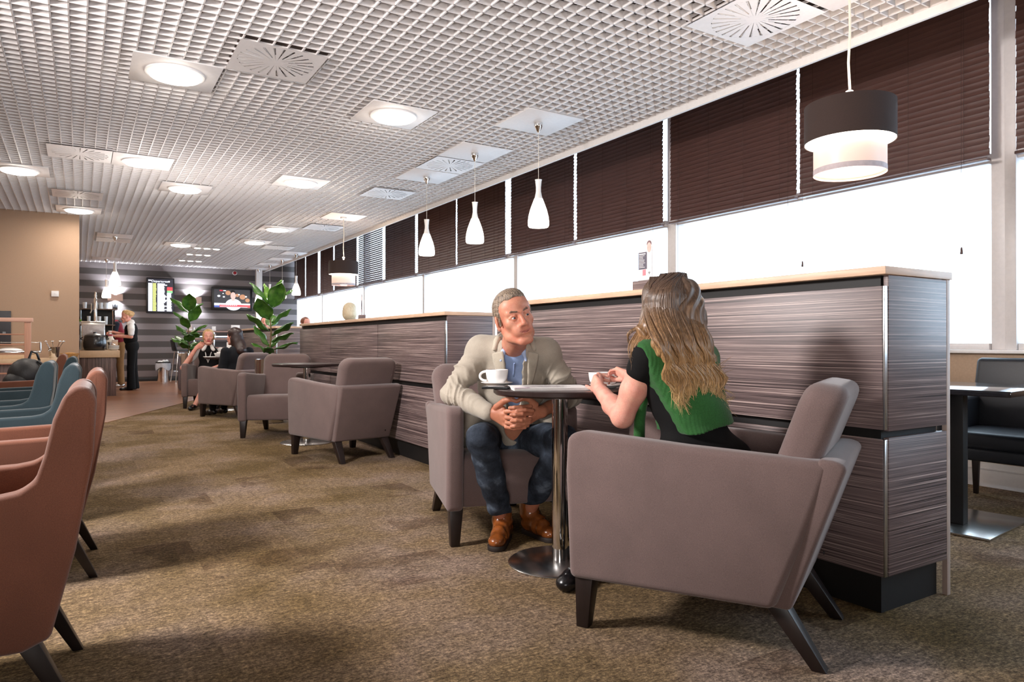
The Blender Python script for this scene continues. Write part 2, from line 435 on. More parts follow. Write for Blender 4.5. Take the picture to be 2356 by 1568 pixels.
def vent(x, y, label):
    t = thing('ceiling_vent', label, 'vent', (x, y, ZC-.012), 0, 'swirl air vents in the ceiling')
    b = MB(); n = 48; R1 = .045; R2 = .265
    # faceplate with radial slots: wedge strips left between the openings
    ring = lambda r, k: (r*math.cos(2*PI*k/n), r*math.sin(2*PI*k/n))
    def sq(k):
        c, s_ = math.cos(2*PI*k/n), math.sin(2*PI*k/n); m = .298/max(abs(c), abs(s_)); return (c*m, s_*m)
    for k in range(n):
        for (z0) in (0,):
            a, c = ring(R2, k), ring(R2, k+1); d, e = sq(k), sq(k+1)
            b.poly([(*a, 0), (*c, 0), (*e, 0), (*d, 0)]); 
            b.poly([(0, 0, 0), (*ring(R1, k+1), 0), (*ring(R1, k), 0)])
    for k in range(24):
        a0 = 2*PI*k/24; w = 2*PI/24
        r_in = R1 if k % 3 == 0 else (.09 if k % 3 == 1 else .15)
        def P(r, a, off=0): return (r*math.cos(a)-off*math.sin(a), r*math.sin(a)+off*math.cos(a), 0)
        hw = .0085
        b.poly([P(R1, a0), P(R2, a0, hw), P(R2, a0+w, -hw), P(R1, a0+w)] if r_in == R1 else
               [P(R1, a0), P(r_in, a0), P(r_in, a0, hw*.8), P(R2, a0, hw), P(R2, a0+w, -hw), P(R1, a0+w)])
    b.build('face_plate', M['gridwhite'], t, smooth=False)
    MB().box(-.297, .297, -.297, .297, .028, .034).build('plenum_box', M['slab'], t, smooth=False)
    f = MB()
    for k in range(24):
        a0 = 2*PI*k/24
        def Q(r, off, z): return (r*math.cos(a0)-off*math.sin(a0), r*math.sin(a0)+off*math.cos(a0), z)
        f.hexa([Q(.06, -.003, .001), Q(.26, -.006, .001), Q(.26, -.003, .001), Q(.06, -.001, .001)],
               [Q(.06, .003, .02), Q(.26, .006, .02), Q(.26, .008, .02), Q(.06, .005, .02)])
    f.build('vanes', M['gridwhite'], t, smooth=False)
    return t
for x, y, l in [(1.219, 5.25, 'swirl vent beside the near left ceiling light'), (.004, 8.891, 'pale swirl vent left of a ceiling light, above the rust chairs'),
                (-.02, 11.366, 'brownish swirl vent just above the beige wall corner light'), (3.632, 7.235, 'swirl vent between two bottle pendants'),
                (3.60, 9.061, 'swirl vent alone near the window, beyond the pendants'), (3.629, 2.95, 'swirl vent cut by the top of the photo'),
                (3.687, 12.298, 'far swirl vent behind the far drum lamp panel'), (3.62, 15.4, 'faint swirl vent before the far pendants'), (.58, 16.0, 'swirl vent behind a pendant panel over the buffet')]:
    vent(x, y, l)
def spot_panel(x, y, label):
    t = thing('spotlight_panel', label, 'ceiling light', (x, y, ZC-.012), 0, 'triple spotlights near the far wall')
    MB().box(-.298, .298, -.1, .1, 0, .01).build('panel', M['gridwhite'], t, bev=.002)
    for k in (-1, 0, 1): MB().lathe([(.062, -.002), (.062, -.008), (.001, -.01)], 20, (k*.19, 0, 0)).build('spot', M['disc'], t)
    return t
spot_panel(2.35, 16.35, 'triple ceiling spotlights nearest the camera of the three rows')
spot_panel(2.35, 17.6, 'triple ceiling spotlights, middle row of three')
spot_panel(2.35, 19.0, 'triple ceiling spotlights closest to the striped wall')

def bottle_pendant(x, y, label, zb=2.08, panel=True, sc=1.0):
    t = thing('pendant_lamp', label, 'pendant lamp', (x, y, zb), 0, 'white bottle-shaped glass pendants')
    top = ZC-zb
    if panel: MB().box(-.298, .298, -.298, .298, top-.012, top-.002).build('panel', M['gridwhite'], t, bev=.002)
    MB().lathe([(.001, top-.105), (.010, top-.1), (.018, top-.085), (.036, top-.05), (.042, top-.03), (.040, top-.012)], 24).build('ceiling_cap', M['chrome'], t)
    MB().tube([(0, 0, top-.1), (0, 0, .43)], .0022, 6).build('cord', M['cord'], t)
    k = sc
    MB().lathe([(.034*k, .44*k), (.030*k, .43*k), (.024*k, .37*k), (.024*k, .33*k), (.033*k, .285*k), (.040*k, .262*k)], 28, cap=False).build('glass_neck', M['neckglass'], t)
    MB().lathe([(.040*k, .262*k), (.058*k, .215*k), (.078*k, .16*k), (.093*k, .10*k), (.099*k, .05*k), (.098*k, .015*k), (.090*k, .0), (.001, .004)], 32, cap=False).build('glass_shade', M['lampglass'], t)
    return t
PEN = [(3.63, 5.40, 'nearest and largest white bottle pendant by the window'),
       (3.625, 6.62, 'white bottle pendant, middle one of the three by the window'),
       (3.63, 7.86, 'white bottle pendant, farthest of the three by the window'),
       (.58, 15.35, 'lit bottle pendant hanging over the soup kettle, the higher-looking of two'),
       (.56, 19.6, 'far bottle pendant lower left beside the wall lamp'),
       (4.22, 16.2, 'bottle pendant right of the tall fig plant'),
       (4.22, 17.5, 'bottle pendant half hidden above the tall fig plant'),
       (4.22, 18.8, 'bottle pendant hidden behind leaves of the tall fig plant'),
       (4.20, 20.05, 'farthest bottle pendant in front of the white column')]
for x, y, l in PEN: bottle_pendant(x, y, l, zb=2.08 if y < 9 else 2.1)

def drum_lamp(x, y, zb, label, sc=1.0, panel=True):
    t = thing('drum_pendant', label, 'pendant lamp', (x, y, zb), 0, 'two-tier drum pendants')
    top = ZC-zb
    if panel: MB().box(-.298, .298, -.298, .298, top-.012, top-.002).build('panel', M['gridwhite'], t, bev=.002)
    MB().lathe([(.05, top-.012), (.05, top-.035), (.02, top-.045)], 20).build('ceiling_cap', M['white'], t)
    R, r, h1, h = .235*sc, .187*sc, .18*sc, .386*sc
    MB().tube([(0, 0, top-.04), (.006, .0, top*.62+h*.3), (-.004, .004, top*.35+h*.6), (.003, 0, h+.09), (0, 0, h-.01)], .007, 8).build('cord', M['cord'], t)
    MB().lathe([(.011, h-.01), (.011, h+.06), (.02, h+.062), (.02, h+.078), (.009, h+.085)], 12).build('cord_grip', M['white'], t)
    MB().lathe([(R, h), (R, h1-.004)], 64, cap=False).build('outer_shade', M['shade_dark'], t)
    MB().lathe([(R-.004, h-.002), (R-.004, h1-.002)], 64, cap=False).build('shade_lining', M['lampglow'], t)
    MB().lathe([(r, h1), (r, .028)], 64, cap=False).build('inner_shade', M['innershade'], t)
    MB().lathe([(r+.001, .030), (r+.001, .0)], 64, cap=False).build('hem_band', plain('grey_hem', lin(190, 176, 178), .7), t)
    MB().lathe([(r, h1+.002), (R-.005, h1+.003)], 64, cap=False).build('glow_ring', M['lampglow'], t)
    MB().lathe([(.001, .010), (r-.002, .010)], 64, cap=False).build('diffuser_base', M['shadepink'], t)
    MB().lathe([(.001, .005), (.054*sc, .005), (.057*sc, .008)], 36, cap=False).build('lamp_opening', M['lampglow'], t)
    return t
drum_lamp(3.66, 2.33, 1.945, 'large dark-over-white drum lamp hanging near the right edge', 1.0)
drum_lamp(3.65, 11.1, 1.94, 'far dark-over-white drum lamp hanging before the brown blinds', 1.0)

# ------------------------------------------------------------------ partitions
def partition(y0, y1, xf, ztop, joints, name_label, depth=.455):
    t = thing('partition', name_label, 'partition', (xf, y0, 0), 0, 'wood-veneer lounge partitions')
    L = y1-y0; zg = .665 if ztop > 1.27 else .655
    MB().box(.035, depth-.035, .035, L-.035, 0, ztop-.03).build('core', M['gap'], t, smooth=False)
    MB().box(.05, depth-.002, .06, L-.06, 0, .145).build('plinth', M['black'], t, bev=.003)
    js = [0]+[j-y0 for j in joints]+[L]
    for a, b in zip(js, js[1:]):
        for z0, z1 in ((.145, zg-.018), (zg+.018, ztop-.072)):
            MB().box(0, .02, a+.009, b-.009, z0, z1).build('front_panel', M['zebra'], t, bev=.002)
            MB().box(depth-.02, depth, a+.009, b-.009, z0, z1).build('rear_panel', M['zebra'], t, bev=.002)
    for ya, yb in ((0, .02), (L-.02, L)):
        for z0, z1 in ((.145, zg-.012), (zg+.012, ztop-.032)):
            MB().box(.026, depth-.024, ya, yb, z0, z1).build('end_panel', M['zebra'], t, bev=.002)
        MB().box(depth-.022, depth+.003, ya, yb, 0, ztop-.03).build('edge_strip', M['oakside'], t, bev=.002)
        MB().box(.004, .024, ya+.002, yb-.002, .145, zg-.018).build('edge_strip', M['steel'], t, bev=.002)
        MB().box(.004, .024, ya+.002, yb-.002, zg+.018, ztop-.072).build('edge_strip', M['steel'], t, bev=.002)
    MB().box(-.004, depth+.01, -.006, L+.006, ztop-.03, ztop).build('top_board', M['oak'], t, bev=.003)
    return t
partition(1.455, 4.25, 2.498, 1.283, [], 'nearest and tallest-looking veneer partition behind the seated woman')
partition(4.90, 9.10, 2.415, 1.250, [6.333, 7.807], 'veneer partition of three panels between the man and the far drum lamp')
partition(10.4, 14.2, 2.415, 1.250, [11.2, 12.6], 'far veneer partition behind the tall fig plant')

def menu(x, y, z, rz, label, dark):
    t = thing('menu_holder', label, 'menu holder', (x, y, z), rz, 'menu cards on the partitions')
    MB().box(-.07, .07, -.035, .035, 0, .065).build('wooden_block', M['zebra'], t, bev=.003)
    c = MB().box(-.055, .055, -.002, .002, .05, .295).build('card', M['paper'], t)
    q = -.0026
    def flat(x0, x1, z0, z1, name, m): MB().box(x0, x1, q-.0006, q, z0, z1).build(name, m, c, smooth=False)
    flat(-.054, .014, .13, .225, 'text_block', plain('menu_grey', lin(96, 92, 104), .7))
    ln = MB()
    for k in range(9):
        ln.box(-.048, -.048+.05*random.uniform(.6, 1), q-.0012, q-.0006, .14+k*.008, .1425+k*.008)
    ln.box(-.048, .004, q-.0012, q-.0006, .212, .218)
    ln.build('text_lines', M['paper'], c, smooth=False)
    pic = MB(); pic.ball((.032, q, .25), (.017, .0012, .03), 8)
    pic.build('portrait_print', plain('print_skin', lin(226, 180, 170), .7), c)
    MB().ball((.032, q+.0004, .268), (.019, .0011, .018), 8).build('portrait_hair', plain('print_hair', lin(120, 96, 100) if not dark else lin(52, 36, 44), .7), c)
    flat(.016, .054, .07, .22, 'print_shirt', plain('print_cloth', lin(226, 224, 226) if not dark else lin(70, 44, 60), .7))
    flat(-.02, .005, .095, .128, 'print_pink', plain('print_rose', lin(206, 130, 140), .7))
    w = MB()
    for r in (.004, .008, .012):
        w.tube([(.035+r*math.cos(a), q-.0014, .10+r*math.sin(a)) for a in [PI*.25, PI*.375, PI*.5, PI*.625, PI*.75]], .001, 4)
    w.ball((.035, q-.001, .1), .0016, 5)
    w.build('wifi_symbol', M['blackplastic'], c)
    return t
# ------------------------------------------------------------------ taupe armchairs
menu(2.68, 2.92, 1.283, -PI/2, 'menu card in a wooden block on the near partition, behind the woman', False)
menu(2.66, 7.46, 1.250, -PI/2-.25, 'menu card in a block on the far partition, beside the blonde bob', True)

def make_armchair():
    t = thing('armchair', 'x', 'armchair')
    fw = .345; rw = .29
    wy = lambda y: rw+(fw-rw)*(y+.46)/.88
    for s, nm in ((-1, 'arm'), (1, 'arm')):
        prof = [(.405, .175), (.42, .55), (.415, .672), (.37, .694), (.0, .665), (-.25, .652), (-.44, .645), (-.36, .40), (-.275, .175)]
        a = [(s*wy(y), y, z) for y, z in prof]; b = [(s*(wy(y)-.088), y, z) for y, z in prof]
        MB().hexa(a, b).build(nm, M['taupe'], t, bev=.026, seg=4)
    iw = lambda y: wy(y)-.084
    pts = [(.375, .185), (.39, .36), (.375, .432), (.33, .452), (-.22, .425), (-.22, .185)]
    MB().hexa([(-iw(y), y, z) for y, z in pts], [(iw(y), y, z) for y, z in pts]).build('seat', M['taupe'], t, bev=.02, seg=3)
    q = [(-.225, .172), (-.40, .652), (-.455, .650), (-.482, .632), (-.32, .172)]
    MB().hexa([(-.272-.02*(z-.17)/.48, y, z) for y, z in q], [(.272+.02*(z-.17)/.48, y, z) for y, z in q]).build('back_panel', M['taupe'], t, bev=.024, seg=4)
    # head cushion: rounded slab leaning back
    b = MB(); n = 8; hw = .262; h0, h1, rc = .40, .885, .085
    out = [(-hw+.02, h0), (hw-.02, h0)]
    for k in range(n+1): a_ = PI/2*k/n; out.append((hw-rc+rc*math.cos(a_), h1-rc+rc*math.sin(a_)))
    for k in range(n+1): a_ = PI/2+PI/2*k/n; out.append((-hw+rc+rc*math.cos(a_), h1-rc+rc*math.sin(a_)))
    lean = lambda z: -.20-(z-.45)*.37
    b.hexa([(x, lean(z), z) for x, z in out], [(x, lean(z)-.135+.01*(z-h0), z-.04*(z-h0)) for x, z in out])
    b.build('back_cushion', M['taupe'], t, bev=.045, seg=5)
    def leg(x, y0, x1, y1, w=.034, w1=.022):
        MB().hexa([(x-w, y0-w, .19), (x+w, y0-w, .19), (x+w, y0+w, .19), (x-w, y0+w, .19)],
                  [(x1-w1, y1-w1, 0), (x1+w1, y1-w1, 0), (x1+w1, y1+w1, 0), (x1-w1, y1+w1, 0)]).build('leg', M['wenge'], t, bev=.003)
    for s in (-1, 1):
        leg(s*.29, .355, s*.295, .365); leg(s*.225, -.265, s*.24, -.40)
    MB().lathe([(.007, 0), (.007, .004), (.001, .006)], 10).build('stud', M['wenge'], t).matrix_local = Matrix.Translation((.2, -.358, .24)) @ Matrix.Rotation(PI/2, 4, 'X')
    return t
GRP = 'taupe armchairs in pairs around small tables'
ch = make_armchair()
POSES = [((1.958, 1.794), (-.465, .886), 'nearest taupe armchair, in which the woman in green sits'),
         ((1.955, 3.37), (-.25, -.968), 'taupe armchair in which the man in the grey jacket sits'),
         ((2.02, 6.12), (-.19, .982), 'empty taupe armchair seen from behind, left of the man'),
         ((1.90, 7.99), (-.44, -.898), 'empty taupe armchair facing us across the empty round table'),
         ((1.86, 10.17), (-.42, .90), 'taupe armchair in which the dark-haired woman sits'),
         ((1.76, 12.06), (-.25, -.968), 'farthest taupe armchair, in which the blonde woman in a waistcoat sits')]
for i, (p, h, l) in enumerate(POSES):
    c = ch if i == 0 else dup(ch)
    c.location = (p[0], p[1], 0); c.rotation_euler = (0, 0, face(h)); tag(c, l, 'armchair', GRP)

# ------------------------------------------------------------------ round pedestal tables
def make_table(r, zt, rb):
    t = thing('round_table', 'x', 'table')
    MB().lathe([(.001, zt-.028), (r-.012, zt-.028), (r-.002, zt-.02), (r, zt-.004), (r-.004, zt), (.001, zt)], 72).build('tabletop', M['tabletop'], t)
    MB().lathe([(.001, zt-.04), (.16, zt-.04), (.16, zt-.028)], 32).build('mounting_plate', M['blackplastic'], t)
    MB().lathe([(.036, .01), (.036, zt-.036)], 32).build('pole', M['chrome'], t)
    MB().lathe([(rb, 0), (rb+.002, .006), (rb-.006, .012), (.05, .018), (.001, .018)], 64).build('base', M['steel'], t)
    return t
for (x, y, r, rb, l) in [(1.868, 2.604, .305, .235, 'round dark table with coffee cups and newspaper between the man and woman'),
                     (1.955, 7.10, .335, .255, 'empty round dark table between two empty armchairs'),
                     (1.87, 11.22, .29, .22, 'far round table between the blonde woman and the dark-haired woman')]:
    t = make_table(r, .797, rb); t.location = (x, y, 0); tag(t, l, 'table', 'round pedestal tables')
ZT = .797
# ------------------------------------------------------------------ things on the near table
def saucer(x, y, z, label, name='saucer', r=.078):
    o = MB().lathe([(.001, .003), (.036, .003), (.040, .0), (.044, .003), (r-.006, .0125), (r, .016), (r-.003, .018), (.045, .008), (.034, .006), (.001, .006)], 48, cap=False).build(name, M['porcelain'])
    o.location = (x, y, z); return tag(o, label, 'saucer', 'white saucers')
def cup(x, y, z, rz, label, name='coffee_cup', k=1.0):
    t = thing(name, label, 'cup', (x, y, z), rz, 'white coffee cups')
    MB().lathe([(.001, .004), (.024*k, .004), (.026*k, 0), (.028*k, .003), (.038*k, .012*k), (.046*k, .028*k), (.0495*k, .05*k), (.0505*k, .064*k), (.049*k, .065*k), (.047*k, .05*k), (.043*k, .028*k), (.03*k, .012*k), (.001, .009*k)], 48, cap=False).build('bowl', M['porcelain'], t)
    MB().lathe([(.001, .052*k), (.0465*k, .052*k)], 40, cap=False).build('coffee', plain('coffee_brown', lin(96, 60, 36), .2), t)
    p = [(.046*k+.028*k*math.sin(a)*1.05, 0, .036*k-.021*k*math.cos(a)) for a in [PI*j/12 for j in range(0, 13)]]
    MB().tube(p, [.0055*k]*13, 8).build('handle', M['porcelain'], t)
    return t
saucer(1.70, 2.885, ZT+.001, 'saucer under the white cup that stands in front of the man')
cup(1.70, 2.885, ZT+.008, 2.6, 'white coffee cup on a saucer in front of the man', k=1.08)
saucer(2.035, 2.475, ZT+.001, 'saucer under the cup the woman is holding')
cup(1.998, 2.478, ZT+.008, -.6, 'white coffee cup held between the hands of the woman')
sp = thing('teaspoon', 'steel teaspoon lying across the saucer at the woman', 'spoon', (2.07, 2.44, ZT+.0195), .3)
MB().tube([(-.05, 0, 0), (.0, 0, .004), (.05, 0, .001)], [.0022, .0018, .0025], 6).build('handle', M['steel'], sp)
MB().ball((.062, 0, .001), (.016, .010, .003), 8).build('bowl', M['steel'], sp)
np_ = thing('newspaper', 'folded newspaper with a purple strip on the near round table', 'newspaper', (1.785, 2.57, ZT+.0006), -.42)
pg = MB()
for k in range(7):
    e = .004*(k % 3); pg.hexa([(-.175+e, -.115+e, k*.0016), (.165-e*2, -.118, k*.0016), (.168-e, .105-e, k*.0016), (-.172, .11, k*.0016)],
            [(-.175+e, -.115+e, k*.0016+.0012), (.165-e*2, -.118, k*.0016+.0012), (.168-e, .105-e, k*.0016+.0012), (-.172, .11, k*.0016+.0012)])
pg.build('pages', M['paper'], np_, smooth=False)
MB().box(-.168, -.105, -.112, -.098, .0113, .0117).build('purple_strip', plain('purple_ink', lin(140, 44, 128), .7), np_, smooth=False)
hl = MB()
for k in range(7): hl.box(-.12+.01*(k % 2), .05+.02*(k % 3), -.08+k*.024, -.073+k*.024, .0113, .0116)
hl.build('grey_print', plain('grey_ink', lin(190, 184, 184), .8), np_, smooth=False)
ph = thing('mobile_phone', 'black mobile phone at the edge of the near round table', 'phone', (1.585, 2.70, ZT+.0005), .9)
MB().box(-.032, .032, -.06, .06, 0, .011).build('body', M['blackplastic'], ph, bev=.004, seg=3)
MB().box(-.027, .027, -.04, .045, .0108, .0115).build('screen', plain('phone_glass', lin(40, 42, 46), .1), ph, smooth=False)

# things on the far table
menuh = thing('card_stand', 'small white menu card standing on the far round table', 'menu card', (1.93, 11.20, ZT+.0005), -.5)
MB().box(-.05, .05, -.02, .02, 0, .012).build('foot', M['blackplastic'], menuh)
MB().box(-.045, .045, -.002, .002, .01, .22).build('card', M['paper'], menuh)
MB().box(-.04, .04, -.003, -.002, .03, .12).build('dark_print', M['gap'], menuh, smooth=False)
fb = thing('paper_tray', 'white paper tray on the far round table', 'tray', (1.80, 11.14, ZT+.0005), .5)
MB().hexa([(-.06, -.05, 0), (.06, -.05, 0), (.06, .05, 0), (-.06, .05, 0)], [(-.08, -.065, .06), (.08, -.065, .06), (.08, .065, .06), (-.08, .065, .06)]).build('tray_body', M['paper'], fb, bev=.004)
MB().box(-.05, .05, -.04, .04, .06, .075).build('napkin', M['porcelain'], fb, bev=.003)
sv = MB().box(-.09, .09, -.07, .07, 0, .008).build('napkin_pile', M['paper'], bev=.002); sv.location = (1.66, 11.22, ZT+.0005); tag(sv, 'flat white napkin beside the paper tray on the far table', 'napkin')

# ------------------------------------------------------------------ right side: dark table and chair
t = thing('square_table', 'black square table at the right edge beyond the partition', 'table', (4.20, 2.02, 0), 0.12)
MB().box(-.40, .40, -.36, .36, .735, .765).build('tabletop', plain('black_gloss_top', lin(26, 26, 30), .12, coat=.6), t, bev=.003)
MB().box(-.42+.04, -.42+.11, -.04, .04, .014, .735).build('post', M['gap'], t, bev=.004).location = (.26, -.02, 0)
MB().box(-.33, .33, -.25, .25, 0, .014).build('base_plate', M['steel'], t, bev=.003)
def leather_chair(x, y, h, label):
    t = thing('leather_armchair', label, 'armchair', (x, y, 0), face(h))
    b = MB(); b.hexa([(-.29, -.24, .44), (.29, -.24, .44), (.27, -.30, .905), (-.27, -.30, .905)], [(-.29, -.31, .44), (.29, -.31, .44), (.27, -.36, .905), (-.27, -.36, .905)])
    b.build('backrest', M['darkleather'], t, bev=.03, seg=4)
    MB().box(-.24, .24, -.26, .27, .36, .465).build('seat', M['darkleather'], t, bev=.035, seg=4)
    MB().box(-.28, .28, -.28, .26, .29, .37).build('seat_frame', M['darkleather'], t, bev=.02, seg=3)
    for s in (-1, 1):
        pr = [(-.28, .32), (-.28, .66), (-.10, .655), (.12, .64), (.23, .60), (.25, .50), (.25, .32)]
        MB().hexa([(s*.30, y_, z) for y_, z in pr], [(s*.235, y_, z) for y_, z in pr]).build('arm', M['darkleather'], t, bev=.025, seg=4)
        for yy in (-.24, .22):
            MB().hexa([(s*.25-.022, yy-.022, .31), (s*.25+.022, yy-.022, .31), (s*.25+.022, yy+.022, .31), (s*.25-.022, yy+.022, .31)],
                      [(s*.255-.013, yy*1.06-.013, 0), (s*.255+.013, yy*1.06-.013, 0), (s*.255+.013, yy*1.06+.013, 0), (s*.255-.013, yy*1.06+.013, 0)]).build('leg', M['wenge'], t, bev=.002)
    return t
leather_chair(4.86, 2.07, (-.97, -.08), 'dark blue leather armchair under the window at the right edge')

# ------------------------------------------------------------------ high-backed chairs on the left
def make_wing(mat):
    t = thing('wing_chair', 'x', 'chair')
    # moulded shell: each side is one swept wall from seat to shoulder
    pr = [(.28, .24), (.31, .45), (.29, .575), (.24, .602), (.0, .608), (-.14, .612), (-.19, .62), (-.224, .645), (-.244, .71), (-.262, .80), (-.286, .862), (-.312, .886), (-.342, .882), (-.362, .85), (-.354, .70), (-.315, .46), (-.26, .24), (-.20, .215), (.22, .215)]
    for s in (-1, 1):
        pin = lambda y, z: .31-.055*max(0, (z-.6)/.27)**1.3*(1 if y < 0 else .5)
        MB().hexa([(s*pin(y, z), y, z) for y, z in pr], [(s*(pin(y, z)-.075), y, z) for y, z in pr]).build('side_wing', M[mat], t, bev=.026, seg=4)
    q = [(-.17, .22), (-.225, .55), (-.272, .80), (-.285, .855), (-.305, .884), (-.338, .882), (-.357, .855), (-.347, .70), (-.31, .46), (-.255, .22)]
    hw = lambda z: .275-.05*max(0, (z-.6)/.27)
    MB().hexa([(-hw(z), y, z) for y, z in q], [(hw(z), y, z) for y, z in q]).build('backrest', M[mat], t, bev=.02, seg=3)
    MB().box(-.225, .225, -.21, .30, .30, .46).build('seat', M[mat], t, bev=.035, seg=4)
    MB().box(-.25, .25, -.24, .26, .215, .30).build('seat_base', M[mat], t, bev=.02, seg=2)
    for s in (-1, 1):
        for yy, y2 in ((-.20, -.31), (.20, .25)):
            MB().hexa([(s*.22-.026, yy-.026, .225), (s*.22+.026, yy-.026, .225), (s*.22+.026, yy+.026, .225), (s*.22-.026, yy+.026, .225)],
                      [(s*.235-.015, y2-.015, 0), (s*.235+.015, y2-.015, 0), (s*.235+.015, y2+.015, 0), (s*.235-.015, y2+.015, 0)]).build('leg', M['wenge'], t, bev=.002)
    return t
wr = make_wing('rust'); wt = make_wing('teal')
WG = 'high-backed wing chairs along the left'
for base, first, x, y, l in [(wr, 1, -.315, 2.47, 'nearest rust wing chair at the left edge of the photo'), (wr, 0, -.25, 3.74, 'second rust wing chair, just behind the nearest one'),
                      (wt, 1, -.35, 4.80, 'teal wing chair next behind the rust pair'), (wt, 0, -.49, 5.62, 'teal wing chair with the lower-left rounded back, nearer than the backpack'),
                      (wt, 0, -.37, 7.40, 'farthest teal wing chair beside the pink-edged rust one'), (wr, 0, -.47, 9.25, 'farthest rust wing chair, peeking up behind the teal ones')]:
    c = base if first else dup(base)
    c.location = (x, y, 0); c.rotation_euler = (0, 0, face((-1, .02))); tag(c, l, 'chair', WG)
# long low ledge table the chairs face, mostly outside the frame
bp = thing('backpack', 'black backpack propped on the farthest rust wing chair', 'bag', (-.49, 9.25, .03), .3)
b = MB(); b.ball((0, 0, .62), (.17, .20, .19), 14); b.ball((-.08, -.03, .55), (.14, .17, .12), 10); b.ball((.06, .06, .70), (.11, .12, .1), 10)
b.build('sack', plain('black_nylon', lin(26, 24, 26), .55, var=.3, sc=14, bmp=.4), bp)
MB().tube([(.02, -.02, .80), (.05, 0, .88), (.1, 0, .86), (.13, .02, .78)], .012, 8).build('grab_handle', M['blackplastic'], bp)
MB().tube([(.08, -.1, .78), (.14, -.13, .72), (.16, -.1, .62), (.12, -.04, .52)], .016, 8).build('strap', M['blackplastic'], bp)

# wooden screen rail in front of the buffet
s = thing('rail_screen', 'pale wooden rail screen standing at the left before the beige wall', 'screen', (-.56, 10.9, 0))
MB().box(-.035, .035, -.035, .035, 0, 1.30).build('post', plain('screen_wood', lin(176, 128, 104), .5, stretch=(20, 20, 1), sc=3, var=.1), s, bev=.003)
MB().box(-2.0, -1.93, -.035, .035, 0, 1.30).build('post', plain('screen_wood', lin(176, 128, 104), .5, stretch=(20, 20, 1), sc=3, var=.1), s, bev=.003)
MB().box(-2.0, .055, -.045, .045, 1.275, 1.325).build('top_rail', plain('screen_top', lin(196, 152, 132), .5, stretch=(1, 20, 20), sc=3, var=.1), s, bev=.003)
for z in (1.115, .985, .865, .74, .62):
    MB().box(-1.94, -.03, -.03, .03, z-.008, z+.008).build('cross_rail', plain('screen_rail', lin(170, 118, 92), .5, stretch=(1, 20, 20), sc=3, var=.1), s, bev=.002)

# buffet in front of the beige wall
bu = thing('buffet_counter', 'low buffet counter along the beige wall, behind the rail screen', 'counter', (-1.6, 12.75, 0))
MB().box(-1.8, 1.36, -.45, .50, .70, .775).build('worktop', M['sand'], bu, bev=.003)
MB().box(-1.75, 1.30, -.40, .49, 0, .70).build('cabinet', M['zebra_v'], bu, bev=.003)
t = thing('chafing_dish', 'open chrome chafing dish on the buffet behind the rail screen', 'food warmer', (-.88, 12.62, .775), 0)
MB().box(-.37, .37, -.17, .17, 0, .07).build('warming_base', M['sand'], t, bev=.006)
MB().box(-.40, .40, -.19, .19, .07, .12).build('pan_rim', M['chrome'], t, bev=.015, seg=3)
for x in (-.39, .39):
    MB().tube([(x, -.12, .10), (x, -.12, .24), (x, .12, .24), (x, .12, .10)], .009, 8).build('handle', M['chrome'], t)
MB().tube([(-.39, .1, .24), (.39, .1, .24)], .006, 8).build('lid_bar', M['steel'], t)
MB().ball((.02, -.02, .118), (.16, .12, .045), 10).build('serving_platter', M['porcelain'], t)
t = thing('cutlery_bucket', 'chrome bucket of upright servers on the buffet', 'bucket', (-.32, 12.6, .775))
MB().lathe([(.06, 0), (.066, .02), (.078, .17), (.082, .172), (.075, .168), (.06, .02), (.001, .012)], 28, cap=False).build('bucket', M['chrome'], t)
for k in range(7):
    a = 2*PI*k/7; ca, sa = math.cos(a), math.sin(a)
    sp = thing('serving_ladle', 'chrome ladle leaning in the upright bucket on the buffet', 'ladle', (-.32, 12.6, .79), a, 'ladles in the chrome bucket')
    MB().tube([(.02, 0, .005), (.07, 0, .15), (.11, 0, .225)], .005, 6).build('handle', M['chrome'], sp)
    MB().ball((.118, 0, .24), (.02, .02, .016), 8).build('bowl', M['chrome'], sp)
t = thing('snack_basket', 'small wicker basket on the buffet at the wall corner', 'basket', (-.12, 12.95, .775))
MB().lathe([(.09, 0), (.13, .07), (.135, .07), (.125, .065), (.085, .01)], 20, cap=False).build('wicker', plain('wicker', lin(196, 150, 90), .8, var=.3, sc=80, bmp=.5), t)
MB().ball((0, 0, .05), (.1, .1, .035), 8).build('bread', plain('bread_crust', lin(190, 140, 80), .8, var=.3), t)
t = thing('wall_sign', 'dark notice on the beige wall at the left edge', 'sign', (-1.06, 13.262, 1.24))
MB().box(-.35, .165, -.012, .012, -.26, .26).build('board', plain('notice_dark', lin(44, 42, 46), .4), t, bev=.003)
MB().box(-.30, -.02, -.014, -.012, -.12, .02).build('light_print', plain('notice_print', lin(150, 165, 170), .6), t, smooth=False)
MB().box(.06, .10, -.014, -.012, -.10, -.06).build('small_emblem', plain('notice_print', lin(130, 135, 140), .6), t, smooth=False)
t = thing('thermostat', 'small white square thermostat on the beige wall', 'thermostat', (-.326, 13.265, 1.787))
MB().box(-.05, .05, -.02, .016, -.045, .045).build('case', M['white'], t, bev=.004)
MB().box(-.008, .008, -.022, -.02, -.008, .008).build('button', M['alu'], t, bev=.001)

